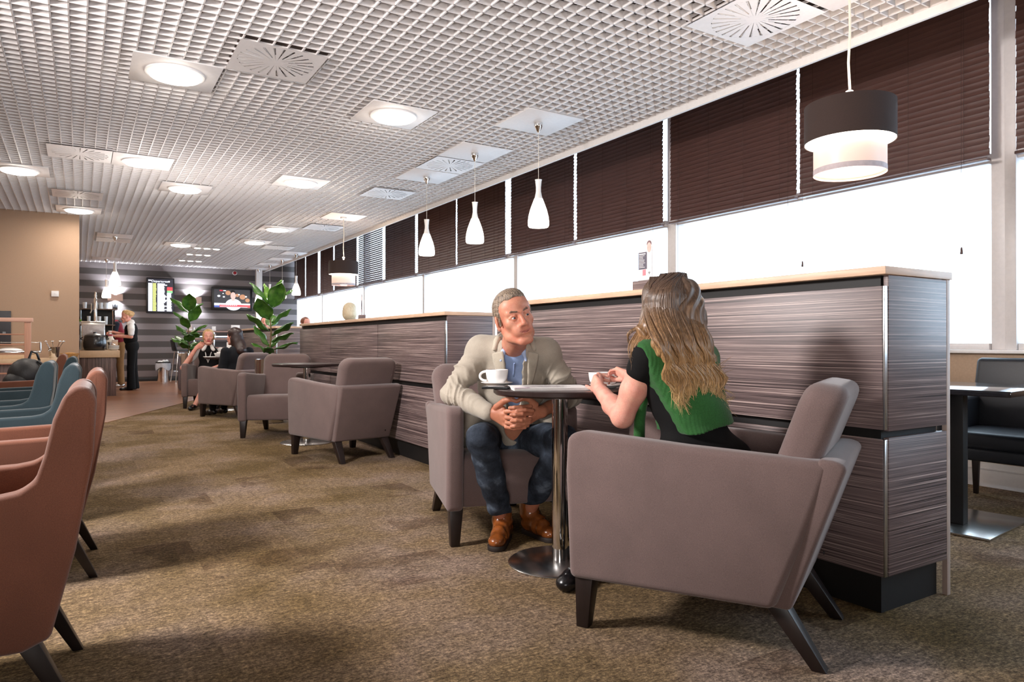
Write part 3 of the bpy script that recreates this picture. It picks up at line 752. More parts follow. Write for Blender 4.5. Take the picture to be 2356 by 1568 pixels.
# ------------------------------------------------------------------ serving counter by the striped wall
t = thing('serving_counter', 'veneer serving counter with pale top beyond the beige wall corner', 'counter', (0, 15.26, 0))
MB().box(.006, .60, .02, 3.9, 0, .735).build('cabinet', M['zebra_v'], t, bev=.003)
MB().box(.006, .66, -.02, 3.95, .735, .865).build('worktop', M['sand'], t, bev=.004)
ZC2 = .8655
t = thing('soup_kettle', 'big black soup kettle on the serving counter', 'kettle', (.255, 15.52, ZC2))
MB().lathe([(.165, 0), (.18, .02), (.195, .08), (.198, .16), (.185, .22), (.178, .25), (.185, .262), (.17, .27), (.165, .25)], 36).build('pot', plain('black_enamel', lin(24, 23, 26), .25, coat=.4), t)
MB().lathe([(.18, .262), (.17, .29), (.11, .315), (.03, .325), (.028, .35), (.001, .352)], 36).build('lid', plain('black_lid', lin(34, 32, 34), .3), t)
MB().tube([(-.2, 0, .2), (-.235, 0, .22), (-.2, 0, .25)], .012, 8).build('handle', M['blackplastic'], t)
MB().tube([(.195, 0, .2), (.23, 0, .22), (.195, 0, .25)], .012, 8).build('handle', M['blackplastic'], t)
t = thing('drink_dispenser', 'tall steel drinks machine behind the soup kettle', 'dispenser', (.235, 16.05, ZC2))
MB().box(-.20, .20, -.16, .16, .0, .54).build('body', M['steel'], t, bev=.008)
MB().box(-.18, .18, -.168, -.16, .27, .50).build('clear_front', plain('clear_plastic', lin(176, 168, 166), .15), t, bev=.002)
MB().box(-.205, .205, -.175, .165, .54, .565).build('lid', M['chrome'], t, bev=.006)
t = thing('beer_font', 'tall chrome tap column rising above the drinks machine', 'tap', (.285, 16.6, ZC2))
MB().lathe([(.05, 0), (.05, .02), (.032, .03), (.032, 1.04), (.028, 1.05), (.02, 1.08), (.026, 1.11), (.018, 1.15), (.012, 1.19), (.001, 1.2)], 24).build('column', M['chrome'], t)
MB().tube([(-.07, 0, .95), (-.07, 0, .80), (-.09, -.02, .75)], .012, 8).build('tap', M['chrome'], t)
MB().tube([(-.07, 0, .95), (0, 0, .95)], .012, 8).build('tap_arm', M['chrome'], t)
t = thing('glass_shelf', 'two-tier shelf of drinking glasses on the serving counter', 'shelf', (.25, 17.1, ZC2))
for z in (.53, .86):
    MB().box(-.24, .40, -.13, .13, z-.02, z).build('shelf_board', plain('shelf_dark', lin(92, 70, 58), .5), t, bev=.003)
for x in (-.22, .36): MB().tube([(x, .1, 0), (x, .1, .86)], .012, 8).build('upright', M['chrome'], t)
MB().box(-.24, .40, .125, .14, 0, .86).build('back_board', M['gap'], t, smooth=False)
def tumbler(x, y, z, h, r, l):
    o = MB().lathe([(.001, 0), (r*.8, 0), (r, h), (r*.93, h), (r*.74, .012), (.001, .012)], 16, cap=False).build('drinking_glass', M['glassy'])
    o.location = (x, y, z); tag(o, l, 'glass', 'drinking glasses on the counter shelf')
for k, l in enumerate(['tumbler on the upper counter shelf, left of the tap column', 'first tumbler right of the tap column on the upper counter shelf', 'second tumbler right of the tap column on the upper counter shelf', 'third tumbler right of the tap column on the upper counter shelf']):
    tumbler(.10 if k == 0 else .30+.09*(k-1), 17.06, ZC2+.861, .13, .04, l)
tumbler(.17, 16.99, ZC2+.531, .17, .036, 'tall glass on the lower counter shelf, left of the tap column beside the limes')
tumbler(.36, 17.04, ZC2+.531, .17, .036, 'tall glass on the lower counter shelf, next right of the tap column')
tumbler(.48, 17.04, ZC2+.531, .17, .036, 'tall glass at the right end of the lower counter shelf')
t = thing('lime_bowl', 'bowl of limes on the lower counter shelf', 'bowl', (.025, 17.0, ZC2+.5305))
MB().lathe([(.04, 0), (.09, .05), (.085, .05), (.03, .008)], 20, cap=False).build('bowl', M['glassy'], t)
for k in range(7):
    q = (.045*math.cos(k*1.05), .045*math.sin(k*1.05), .045) if k < 6 else (0, 0, .085)
    lm = MB().ball((0, 0, 0), (.024, .021, .021), 8).build('lime', M['leafyoung'])
    lm.location = (.025+q[0], 17.0+q[1], ZC2+.5305+q[2]); tag(lm, 'green lime in the bowl on the lower counter shelf' if k < 6 else 'topmost green lime in the bowl on the lower counter shelf', 'lime', 'limes in the bowl')
t = thing('jug_bottle', 'frosted white plastic bottle with a red cap beside the soup kettle', 'bottle', (.535, 16.12, ZC2))
MB().lathe([(.06, 0), (.075, .02), (.085, .12), (.08, .19), (.045, .25), (.04, .28), (.001, .28)], 24).build('bottle_body', plain('frosted_plastic', lin(206, 196, 182), .4), t)
MB().lathe([(.043, .28), (.043, .315), (.001, .317)], 20).build('cap', M['red'], t)
t = thing('sugar_caddy', 'small chrome jug beside the white dishes on the counter', 'jug', (.51, 15.64, ZC2))
MB().lathe([(.03, 0), (.038, .05), (.033, .12), (.05, .16), (.046, .16), (.038, .12), (.001, .02)], 20, cap=False).build('jug', M['chrome'], t)
MB().tube([(.045, 0, .13), (.08, 0, .11), (.048, 0, .05)], .006, 6).build('handle', M['chrome'], t)
t = thing('card_box', 'cream box behind the white dishes on the counter', 'box', (.595, 15.75, ZC2))
MB().box(-.05, .05, -.06, .06, 0, .2).build('box', M['oak'], t, bev=.003)
MB().box(-.052, .052, -.062, .062, .17, .205).build('lid', M['oakside'], t, bev=.003)
for k in range(4):
    o = MB().lathe([(.001, .003), (.05, .0), (.095, .028), (.1, .03), (.094, .034), (.045, .008), (.001, .008)], 28, cap=False).build('white_dish', M['porcelain'])
    o.location = (.565, 15.42, ZC2+.0005+k*.021); tag(o, ['lowest', 'second', 'third', 'topmost'][k]+' white dish in the stack at the counter edge', 'dish', 'stacked white dishes')

# ------------------------------------------------------------------ far wall
def wall_lamp(x, z, l):
    t = thing('wall_lamp', l, 'wall lamp', (x, YF, z), 0, 'rectangular wall lamps on the striped wall')
    MB().box(-.05, .05, -.03, 0, -.26, -.15).build('wall_bracket', M['blackplastic'], t, bev=.003)
    MB().tube([(0, -.02, -.2), (0, -.08, -.18), (0, -.08, -.1)], .01, 8).build('arm', M['blackplastic'], t)
    s = MB()
    for a, b in (((-.17, -.14), (.17, -.135)), ((-.17, -.025), (.17, -.02))): s.box(a[0], b[0], a[1], b[1], -.085, .085)
    s.box(-.17, -.165, -.135, -.025, -.085, .085); s.box(.165, .17, -.135, -.025, -.085, .085)
    s.build('shade', emit('lit_lamp_shade', lin(196, 160, 146), .35, lin(130, 104, 94)), t, smooth=False)
    MB().lathe([(.03, -.06), (.035, 0), (.03, .05), (.001, .06)], 12, (0, -.08, 0)).build('bulb', emit('cool_bulb', (.85, .92, 1, 1), 14), t)
    return t
wall_lamp(.785, 2.18, 'rectangular wall lamp on the striped wall above the vest man')
wall_lamp(2.65, 2.17, 'wall lamp between the departures screen and the television, behind the fig plant')
t = thing('departures_screen', 'tall black departures screen on the striped wall', 'screen', (1.83, YF-.045, 2.265))
W2, H2 = .30, .435
MB().box(-W2-.03, W2+.03, -.03, .045, -H2-.03, H2+.03).build('bezel', M['blackplastic'], t, bev=.006)
MB().box(-W2, W2, -.034, -.03, -H2, H2).build('display', emit('display_dark', lin(30, 28, 48), .9), t, smooth=False)
EW = emit('display_white', (.85, .9, 1, 1), 1.6); EY = emit('display_yellow', lin(200, 206, 120), 1.4); ER = emit('display_red', lin(235, 60, 70), 1.5); EG = emit('display_green', lin(120, 215, 130), 1.5)
w1, w2, w3, w4, w5, w6 = MB(), MB(), MB(), MB(), MB(), MB()
n = 24
for k in range(n):
    z0 = H2-.115-k*(2*H2-.13)/n; z1 = z0-.025; e = -.0352
    w1.box(-.29, -.195, e-.001, e, z1, z0); w2.box(-.185, -.095-.02*random.random(), e-.001, e, z1, z0)
    w5.box(-.075, .07+.09*random.random(), e-.001, e, z1, z0)
    if k in (3, 4, 5): w3.box(.155, .285, e-.001, e, z1-.006, z0)
    elif k in (6, 7): w4.box(.155, .285, e-.001, e, z1-.006, z0)
    elif k > 2: w6.box(.15, .25+.02*random.random(), e-.001, e, z1, z0)
w1.build('flight_column', EW, t, smooth=False); w5.build('destination_column', EW, t, smooth=False); w6.build('status_column', EW, t, smooth=False); w2.build('time_column', EY, t, smooth=False); w3.build('red_status', ER, t, smooth=False); w4.build('green_status', EG, t, smooth=False)
def text(body, size, mat, parent, loc, name, rz=0, rx=PI/2):
    cu = bpy.data.curves.new(name, 'FONT'); cu.body = body; cu.size = size; cu.align_x = 'CENTER'; cu.align_y = 'CENTER'; cu.extrude = .001
    o = bpy.data.objects.new(name, cu); C.objects.link(o)
    dg = bpy.context.evaluated_depsgraph_get(); me = bpy.data.meshes.new_from_object(o.evaluated_get(dg)); bpy.data.objects.remove(o)
    me.materials.clear(); me.materials.append(mat)
    o = bpy.data.objects.new(name, me); C.objects.link(o); o.parent = parent; o.location = loc; o.rotation_euler = (rx, 0, rz); return o
text('Departures', .085, EW, t, (-.02, -.036, H2-.062), 'title_text')
MB().ball((.20, -.036, H2-.062), (.022, .001, .022), 8).build('plane_symbol', EW, t)
MB().box(-.29, -.22, -.036, -.035, H2-.055, H2-.03).build('clock_text', EW, t, smooth=False)
t = thing('television', 'black wall television showing the news on the striped wall', 'television', (3.615, YF-.0548, 2.235))
MB().box(-.53, .53, -.04, .055, -.315, .315).build('bezel', M['blackplastic'], t, bev=.008)
MB().box(-.47, .47, -.044, -.04, -.255, .255).build('display', emit('tv_studio_dark', lin(44, 44, 52), .9), t, smooth=False)
SK = emit('tv_skin', lin(244, 196, 186), 1.0); SO = emit('tv_warm', lin(210, 150, 112), .9); SW = emit('tv_white', (.93, .95, 1, 1), 1.2); SR = emit('tv_red', lin(225, 36, 60), 1.0)
e = -.046
b = MB(); b.ball((.03, e, -.16), (.21, .0015, .16), 10); b.build('presenter_shirt', SW, t)
b = MB(); b.ball((.02, e-.002, .085), (.068, .0015, .10), 10); b.box(-.02, .06, e-.003, e-.001, -.05, .03); b.build('presenter_face', SK, t)
b = MB(); b.ball((.01, e-.001, .20), (.06, .001, .045), 8); b.build('presenter_hair', M['gap'], t)
b = MB()
for x, z, r in ((-.11, .16, .07), (.27, .06, .08), (.40, -.03, .06), (.13, .10, .05)): b.ball((x, e+.0005, z), (r, .001, r*.9), 8)
b.build('studio_guests', SO, t)
b = MB()
for x, z, r in ((-.35, .07, .04), (-.22, .05, .03), (.17, .12, .03), (.36, .07, .03), (-.24, .14, .02)): b.ball((x, e+.0005, z), (r, .001, r*.7), 6)
b.build('studio_lights', SW, t)
MB().box(-.47, .47, e-.004, e-.003, -.20, -.125).build('caption_white', SW, t, smooth=False)
MB().box(-.33, .47, e-.005, e-.004, -.235, -.165).build('caption_red', SR, t, smooth=False)
MB().box(-.47, -.33, e-.005, e-.004, -.24, -.19).build('caption_blue', emit('tv_blue', lin(80, 100, 190), .9), t, smooth=False)
b = MB()
for k in range(9): b.box(-.31+k*.05, -.275+k*.05, e-.006, e-.005, -.19, -.175)
b.box(-.32, .40, e-.006, e-.005, -.228, -.218); b.build('caption_text', SW, t, smooth=False)
MB().box(-.33, -.25, e-.003, e-.002, .205, .235).build('news_badge', SR, t, smooth=False)
MB().box(-.235, -.165, e-.003, e-.002, .208, .232).build('news_text', SW, t, smooth=False)
t = thing('fire_alarm', 'round red and white alarm sounder high on the striped wall', 'alarm', (3.69, YF+.003, 2.962))
o = MB().lathe([(.06, 0), (.06, .035), (.052, .045), (.001, .047)], 24).build('base', M['white'], t); o.rotation_euler = (PI/2, 0, 0)
o = MB().lathe([(.045, .045), (.045, .075), (.03, .09), (.001, .092)], 24).build('red_dome', M['red'], t); o.rotation_euler = (PI/2, 0, 0)

t = thing('waste_bin', 'chrome waste bin with a clear liner by the striped wall', 'bin', (1.86, 20.25, 0))
MB().lathe([(.13, 0), (.132, .02), (.16, .46), (.001, .46)], 32).build('bin_body', M['chrome'], t)
lb = MB(); ring1 = []
for (r, z, w_) in ((.172, .50, 0), (.178, .46, .01), (.182, .40, .02), (.176, .34, .05)):
    ring1.append([lb.bm.verts.new(((r+.004*math.sin(k*5))*math.cos(2*PI*k/40), (r+.004*math.sin(k*5))*math.sin(2*PI*k/40), z+w_*math.sin(k*.47+1)*.9)) for k in range(40)])
for a_, b_ in zip(ring1, ring1[1:]):
    for k in range(40): lb._f([a_[k], a_[(k+1) % 40], b_[(k+1) % 40], b_[k]])
lb.build('liner', M['bag'], t)
MB().lathe([(.165, .49), (.180, .495), (.180, .515), (.168, .52), (.16, .505)], 32).build('rim', M['blackplastic'], t)
rb = MB()
for k in range(9): rb.ball((.09*math.cos(k*2.4), .09*math.sin(k*2.4), .50+.02*(k % 3)), (.045, .04, .035), 6)
rb.build('rubbish', M['paper'], t)

t = thing('bar_stool', 'black high stool with thin chrome legs by the striped wall', 'stool', (2.27, 19.9, 0), .2)
MB().hexa([(-.19, -.18, .80), (.19, -.18, .80), (.19, .18, .80), (-.19, .18, .80)], [(-.18, -.17, .845), (.18, -.17, .845), (.18, .17, .83), (-.18, .17, .83)]).build('seat', M['blackplastic'], t, bev=.012, seg=3)
b = MB(); b.hexa([(-.20, -.17, .82), (-.17, -.17, .82), (-.17, .17, .82), (-.20, .17, .82)], [(-.25, -.16, 1.09), (-.23, -.16, 1.09), (-.23, .16, 1.09), (-.25, .16, 1.09)]); b.build('backrest', M['blackplastic'], t, bev=.01, seg=3)
for a in (-1, 1):
    for c_ in (-1, 1): MB().tube([(a*.14, c_*.13, .80), (a*.22, c_*.20, 0)], .011, 8).build('leg', M['chrome'], t)
MB().tube([(-.19, -.17, .28), (.19, -.17, .28), (.19, .17, .28), (-.19, .17, .28), (-.19, -.17, .28)], .008, 8).build('foot_ring', M['chrome'], t)
t = thing('high_table', 'high dark bar table behind the left fig plant', 'table', (2.95, 19.6, 0))
MB().box(-.45, .65, -.3, .3, .80, .84).build('tabletop', M['tabletop'], t, bev=.004)
for x in (-.3, .5): MB().box(x-.04, x+.04, -.04, .04, 0, .80).build('leg', M['gap'], t, bev=.004)
t = thing('display_rack', 'chrome and wood display rack against the striped wall', 'rack', (3.35, 20.35, 0))
for x in (-.75, -.25, .35): MB().tube([(x, 0, 0), (x, 0, 1.42)], .03, 10).build('upright', M['chrome'], t)
for z in (.88, 1.12, 1.32): MB().box(-.95, .55, -.12, .12, z-.02, z+.02).build('shelf', plain('rack_wood', lin(150, 116, 104), .5), t, bev=.003)
MB().box(-.9, .5, -.14, -.122, 1.17, 1.20).build('front_rail', M['chrome'], t)
for k, (x, z, w, h, mt) in enumerate([(-.85, 1.3405, .10, .14, 'oakside'), (-.25, 1.3405, .09, .12, 'paper'), (.30, 1.3405, .22, .16, 'paper'), (-.28, 1.1405, .16, .12, 'oakside'), (-.7, 1.1405, .12, .1, 'sand')]):
    o = thing('leaflet_stack', ['beige leaflets at the left end of the rack top', 'small white leaflets on the middle of the rack top', 'wide white leaflets on the rack top, above the blonde head', 'leaflets on the middle rack shelf by the pink card', 'sand-coloured leaflets on the middle rack shelf, left'][k], 'leaflets', (3.35+x, 20.35, z), 0, 'leaflets on the display rack')
    MB().box(-w/2, w/2, -.03, .03, 0, h).build('leaflets', M[mt], o, bev=.002)
    MB().box(-w/2-.004, w/2+.004, -.035, .035, 0, h*.35).build('holder', M['alu'], o, bev=.002)

# ------------------------------------------------------------------ fiddle-leaf figs in chrome planters
def fig(x, y, leaves, label, seed, stemtop, rp=.19, hp=.80):
    t = thing('fig_plant', label, 'potted plant', (x, y, 0), 0, 'fiddle-leaf figs in chrome planters')
    MB().lathe([(rp-.01, 0), (rp, .01), (rp, hp), (rp-.008, hp), (rp-.012, hp-.05)], 48).build('planter', M['pot'], t)
    MB().lathe([(.001, hp-.03), (rp-.012, hp-.035)], 24, cap=False).build('soil', M['soil'], t)
    r = random.Random(seed)
    pts = [(.012*math.sin(k*1.3+seed), .01*math.cos(k*1.7), hp-.05+(stemtop-hp+.05)*k/8) for k in range(9)]
    MB().tube(pts, [.013-.0009*k for k in range(9)], 8).build('stem', M['stem'], t)
    for (z, az, el, L, W, roll, young) in leaves:
        L *= 1.12; W *= 1.3
        b = MB(); nu, nv = 10, 6
        a = math.radians(az); e0 = math.radians(el)
        dirh = Vector((math.cos(a), math.sin(a), 0)); side = Vector((-math.sin(a), math.cos(a), 0))
        rows = []
        p = Vector((dirh.x*.02, dirh.y*.02, z)); ang = e0
        ph_ = r.random()*6
        for i in range(nu+1):
            u = i/nu
            ang = e0-u*u*.9*(.7 if el > 30 else .45)
            d = dirh*math.cos(ang)+Vector((0, 0, 1))*math.sin(ang)
            nrm = side.cross(d).normalized()
            if i: p = p+d*(L/nu)
            w = W*.5*(math.sin(PI*min(1, u**.75*.98+.02))**.8)*(.45+.75*u if u < .75 else 1.01)*(1 if u > .1 else u*10*.5+.1)
            if i == nu: w = .004
            sd = (side*math.cos(roll)+nrm*math.sin(roll)).normalized()
            up2 = d.cross(sd).normalized()*-1
            row = []
            for j in range(nv+1):
                v = j/nv*2-1
                off = sd*(w*v)+nrm*(abs(v)**1.4*w*.35+.014*math.sin(u*11+ph_)*abs(v)-.012*(1-abs(v)))
                row.append(b.bm.verts.new(p+off))
            rows.append(row)
        for i in range(nu):
            for j in range(nv): b._f([rows[i][j], rows[i][j+1], rows[i+1][j+1], rows[i+1][j]])
        lf = b.build('leaf', M['leafyoung' if young else 'leaf'], t, ang=180)
        md = lf.modifiers.new('s', 'SOLIDIFY'); md.thickness = .0018
fig(2.07, 9.19, [(1.50, 160, 62, .32, .15, .3, 0), (1.52, 120, 82, .24, .08, .2, 1), (1.50, -40, 80, .30, .07, .5, 1), (1.44, -75, 64, .38, .22, .2, 0),
     (1.42, -25, 60, .33, .15, -.3, 0), (1.30, -130, 52, .36, .22, -.2, 0), (1.26, -12, 50, .27, .13, .4, 0), (1.15, 172, 52, .31, .15, -.4, 0),
     (1.10, -40, 42, .30, .18, .1, 0), (1.02, -10, 35, .26, .12, .5, 0), (.96, 150, 66, .30, .11, .5, 0), (.90, -15, 32, .30, .12, .2, 0),
     (.88, 178, 42, .22, .10, .2, 0), (.86, -110, 30, .24, .13, 0, 0), (1.2, 70, 50, .28, .16, 0, 0), (.95, 60, 40, .26, .14, .2, 0)],
    'larger fiddle-leaf fig in a chrome planter behind the empty armchair', 3, 1.56, .19, .80)
fig(1.86, 15.24, [(1.62, -95, 70, .40, .26, 0, 0), (1.62, 20, 48, .30, .17, .3, 0), (1.60, 165, 56, .40, .14, .7, 0), (1.42, -60, 62, .40, .24, .2, 0),
     (1.36, 172, 58, .34, .12, .6, 0), (1.20, -20, 40, .34, .2, 0, 0), (1.14, 150, 55, .3, .14, .4, 0), (1.08, -70, 35, .32, .22, 0, 0), (.98, 168, 30, .30, .18, .3, 0),
     (.94, 0, 30, .32, .16, .2, 0), (.90, -120, 30, .30, .2, 0, 0), (.88, 60, 40, .3, .18, 0, 0), (.86, -40, 25, .28, .16, .2, 0), (.9, 120, 35, .3, .16, 0, 0), (1.28, -120, 55, .34, .2, .1, 0), (1.02, -95, 40, .34, .2, 0, 0), (1.16, 30, 45, .3, .18, .2, 0), (1.0, 140, 40, .3, .18, .1, 0)],
    'smaller fiddle-leaf fig in a chrome planter near the waste bin', 5, 1.66, .20, .81)
# ------------------------------------------------------------------ sculpting by distance fields
class Field:
    def __init__(s, lo, hi, h):
        s.lo = np.array(lo, float); s.h = h
        s.n = np.maximum(np.ceil((np.array(hi)-s.lo)/h).astype(int)+1, 3)
        s.F = np.full(s.n, 9.0, np.float32)
    def _blk(s, lo, hi, m):
        a = np.maximum(np.floor((np.minimum(lo, hi)-m-s.lo)/s.h).astype(int), 0); b = np.minimum(np.ceil((np.maximum(lo, hi)+m-s.lo)/s.h).astype(int)+1, s.n)
        if np.any(b <= a): return None
        ax = [(s.lo[i]+np.arange(a[i], b[i])*s.h).astype(np.float32) for i in range(3)]
        P = np.stack(np.meshgrid(*ax, indexing='ij'), -1)
        return (slice(a[0], b[0]), slice(a[1], b[1]), slice(a[2], b[2])), P
    def _op(s, sl, d, k, op):
        f = s.F[sl]
        if op == 'add':
            if k <= 0: s.F[sl] = np.minimum(f, d); return
            t = np.clip(.5+.5*(f-d)/k, 0, 1); s.F[sl] = f*(1-t)+d*t-k*t*(1-t)
        else:
            d = -d
            if k <= 0: s.F[sl] = np.maximum(f, d); return
            t = np.clip(.5-.5*(f-d)/k, 0, 1); s.F[sl] = f*(1-t)+d*t+k*t*(1-t)
    def cone(s, a, b, ra, rb=None, k=.01, op='add'):
        a = np.array(a, np.float32); b = np.array(b, np.float32); rb = ra if rb is None else rb
        R = max(ra, rb); r = s._blk(np.minimum(a, b), np.maximum(a, b), R+k+3*s.h)
        if r is None: return s
        sl, P = r; ab = b-a; L = float(ab@ab)+1e-9
        t = np.clip(((P-a)@ab)/L, 0, 1)
        d = np.linalg.norm(P-a-t[..., None]*ab, axis=-1)-(ra+(rb-ra)*t)
        s._op(sl, d, k, op); return s
    def chain(s, pts, rs, k=.01):
        for i in range(len(pts)-1): s.cone(pts[i], pts[i+1], rs[i], rs[i+1], k)
        return s
    def ell(s, c, r, R=None, k=.01, op='add'):
        c = np.array(c, np.float32); r = np.array(r, np.float32); m = float(r.max())
        q = s._blk(c, c, m+k+3*s.h)
        if q is None: return s
        sl, P = q; Q = P-c
        if R is not None: Q = Q@np.array(R, np.float32)      # columns of R = ellipsoid axes in world
        k0 = np.linalg.norm(Q/r, axis=-1); k1 = np.linalg.norm(Q/(r*r), axis=-1)+1e-6
        s._op(sl, k0*(k0-1)/k1, k, op); return s
    def plane_cut(s, p, n, k=.004):       # keep the side opposite to n
        n = np.array(n, np.float32); n /= np.linalg.norm(n)
        ax = [(s.lo[i]+np.arange(s.n[i])*s.h).astype(np.float32) for i in range(3)]
        d = (ax[0][:, None, None]-p[0])*n[0]+(ax[1][None, :, None]-p[1])*n[1]+(ax[2][None, None, :]-p[2])*n[2]
        s._op((slice(None),)*3, -d, k, 'cut'); return s
    def ripple(s, fn):
        ax = [(s.lo[i]+np.arange(s.n[i])*s.h).astype(np.float32) for i in range(3)]
        near = np.abs(s.F) < .05
        idx = np.nonzero(near); P = np.stack([ax[i][idx[i]] for i in range(3)], -1)
        s.F[idx] += fn(P).astype(np.float32); return s
    def mesh(s):
        F = s.F; S = F < 0; n = np.array(F.shape)
        c = np.zeros(n-1, np.uint8)
        for i in (0, 1):
            for j in (0, 1):
                for k in (0, 1): c += S[i:n[0]-1+i, j:n[1]-1+j, k:n[2]-1+k]
        cells = np.argwhere((c > 0) & (c < 8))
        idx = np.full(n-1, -1, np.int64); idx[tuple(cells.T)] = np.arange(len(cells))
        acc = np.zeros((len(cells), 3)); cnt = np.zeros(len(cells))
        cor = [(i, j, k) for i in (0, 1) for j in (0, 1) for k in (0, 1)]
        val = {o: F[tuple((cells+o).T)] for o in cor}
        for o in cor:
            for ax in range(3):
                if o[ax]: continue
                q = list(o); q[ax] = 1; q = tuple(q)
                f0, f1 = val[o], val[q]; m = (f0 < 0) != (f1 < 0)
                t = f0[m]/(f0[m]-f1[m]); p = np.tile(np.array(o, float), (m.sum(), 1)); p[:, ax] += t
                acc[m] += p; cnt[m] += 1
        V = s.lo+(cells+acc/np.maximum(cnt, 1)[:, None])*s.h
        quads = []
        for ax in range(3):
            u, v = [(1, 2), (2, 0), (0, 1)][ax]
            a = [slice(None)]*3; b = [slice(None)]*3; a[ax] = slice(0, -1); b[ax] = slice(1, None)
            e = np.argwhere(S[tuple(a)] != S[tuple(b)])
            e = e[(e[:, u] > 0) & (e[:, v] > 0) & (e[:, u] < n[u]-1) & (e[:, v] < n[v]-1)]
            ins = S[tuple(e.T)]
            def at(du, dv):
                q = e.copy(); q[:, u] -= du; q[:, v] -= dv; return idx[tuple(q.T)]
            q = np.stack([at(1, 1), at(0, 1), at(0, 0), at(1, 0)], -1)
            q[~ins] = q[~ins][:, ::-1]; quads.append(q)
        Q = np.concatenate(quads); Q = Q[(Q >= 0).all(1)]
        return V, Q
def field_obj(f, name, mats, parent=None, smooth_it=1, paint=None, extra=()):
    """one mesh from one or more fields; paint(face centres) gives the material slot"""
    Vs, Qs, o = [], [], 0
    for ff in (f, *extra):
        V, Q = ff.mesh()
        for _ in range(smooth_it):
            A = np.zeros_like(V); n_ = np.zeros(len(V))
            for i in range(4):
                a, b = Q[:, i], Q[:, (i+1) % 4]
                np.add.at(A, a, V[b]); np.add.at(n_, a, 1); np.add.at(A, b, V[a]); np.add.at(n_, b, 1)
            V = V*.45+.55*A/np.maximum(n_, 1)[:, None]
        Vs.append(V); Qs.append(Q+o); o += len(V)
    V = np.concatenate(Vs); Q = np.concatenate(Qs)
    me = bpy.data.meshes.new(name)
    me.vertices.add(len(V)); me.vertices.foreach_set('co', V.astype(np.float32).ravel())
    me.loops.add(Q.size); me.loops.foreach_set('vertex_index', Q.astype(np.int32).ravel())
    me.polygons.add(len(Q)); me.polygons.foreach_set('loop_start', np.arange(0, Q.size, 4, dtype=np.int32))
    me.update(calc_edges=True); me.validate()
    me.polygons.foreach_set('use_smooth', [True]*len(me.polygons))
    for m in (mats if isinstance(mats, (list, tuple)) else [mats]): me.materials.append(m)
    if paint is not None: me.polygons.foreach_set('material_index', paint(V[Q].mean(1)).astype(np.int32))
    ob = bpy.data.objects.new(name, me); C.objects.link(ob)
    if parent is not None:
        ob.parent = parent; ob.matrix_parent_inverse = Matrix.Translation(parent.location).inverted() if parent.type == 'EMPTY' else Matrix()
    return ob
def box_field(pts, m, h):
    P = np.array([np.array(q, float) for q in pts]); return Field(P.min(0)-np.array(m), P.max(0)+np.array(m), h)
nz = lambda v: np.array(v, float)/np.linalg.norm(v)
A3 = lambda *v: np.array(v, float)

def skin(name, base, red, var=.08):
    m, nt, bs = newmat(name)
    v = coords(nt); a = noise(nt, v, 18, 3); b = noise(nt, v, 260, 2)
    c = ramp(nt, a, [(.35, base), (.65, red)])
    c = mixc(nt, 1.0, c, ramp(nt, b, [(.3, (.92, .9, .9, 1)), (.7, (1.06, 1.05, 1.05, 1))]), 'MULTIPLY')
    nt.links.new(c, bs.inputs['Base Color']); bs.inputs['Roughness'].default_value = .48
    bs.inputs['Specular IOR Level'].default_value = .4
    bs.inputs['Subsurface Weight'].default_value = .12; bs.inputs['Subsurface Radius'].default_value = (.010, .004, .002)
    bump(nt, bs, b, .15, .001)
    return m
def cloth(name, col, var=.14, weave=380, wr=.3, sheen=.15):
    m, nt, bs = newmat(name)
    v = coords(nt); a = noise(nt, v, weave, 2); b = noise(nt, v, 9, 4)
    lo = tuple(c*(1-var) for c in col[:3])+(1,); hi = tuple(min(1, c*(1+var)) for c in col[:3])+(1,)
    nt.links.new(mixc(nt, 1.0, ramp(nt, a, [(.3, lo), (.7, hi)]), ramp(nt, b, [(.35, (.9, .9, .9, 1)), (.65, (1.06, 1.06, 1.06, 1))]), 'MULTIPLY'), bs.inputs['Base Color'])
    bs.inputs['Roughness'].default_value = .85; bs.inputs['Specular IOR Level'].default_value = .2; bs.inputs['Sheen Weight'].default_value = sheen
    bump(nt, bs, b, wr, .01)
    return m
M['skin_man'] = skin('tanned_skin', lin(198, 140, 114), lin(188, 118, 96))
M['skin_hand'] = skin('tanned_hand_skin', lin(188, 126, 98), lin(172, 108, 82))
M['skin_fair'] = skin('fair_skin', lin(226, 168, 148), lin(218, 148, 132))
M['lips'] = plain('lips', lin(172, 102, 90), .4, var=.08, sc=200)
M['lips_red'] = plain('red_lips', lin(180, 50, 62), .35, var=.08, sc=200)
M['eye_white'] = plain('eye_white', lin(222, 214, 210), .15, var=.03)
M['iris'] = plain('blue_grey_iris', lin(72, 84, 98), .1, var=.2, sc=400)
M['pupil'] = plain('pupil', lin(10, 10, 12), .05)
M['brow_man'] = plain('brown_brow', lin(104, 78, 64), .8, var=.3, sc=300, bmp=.3)
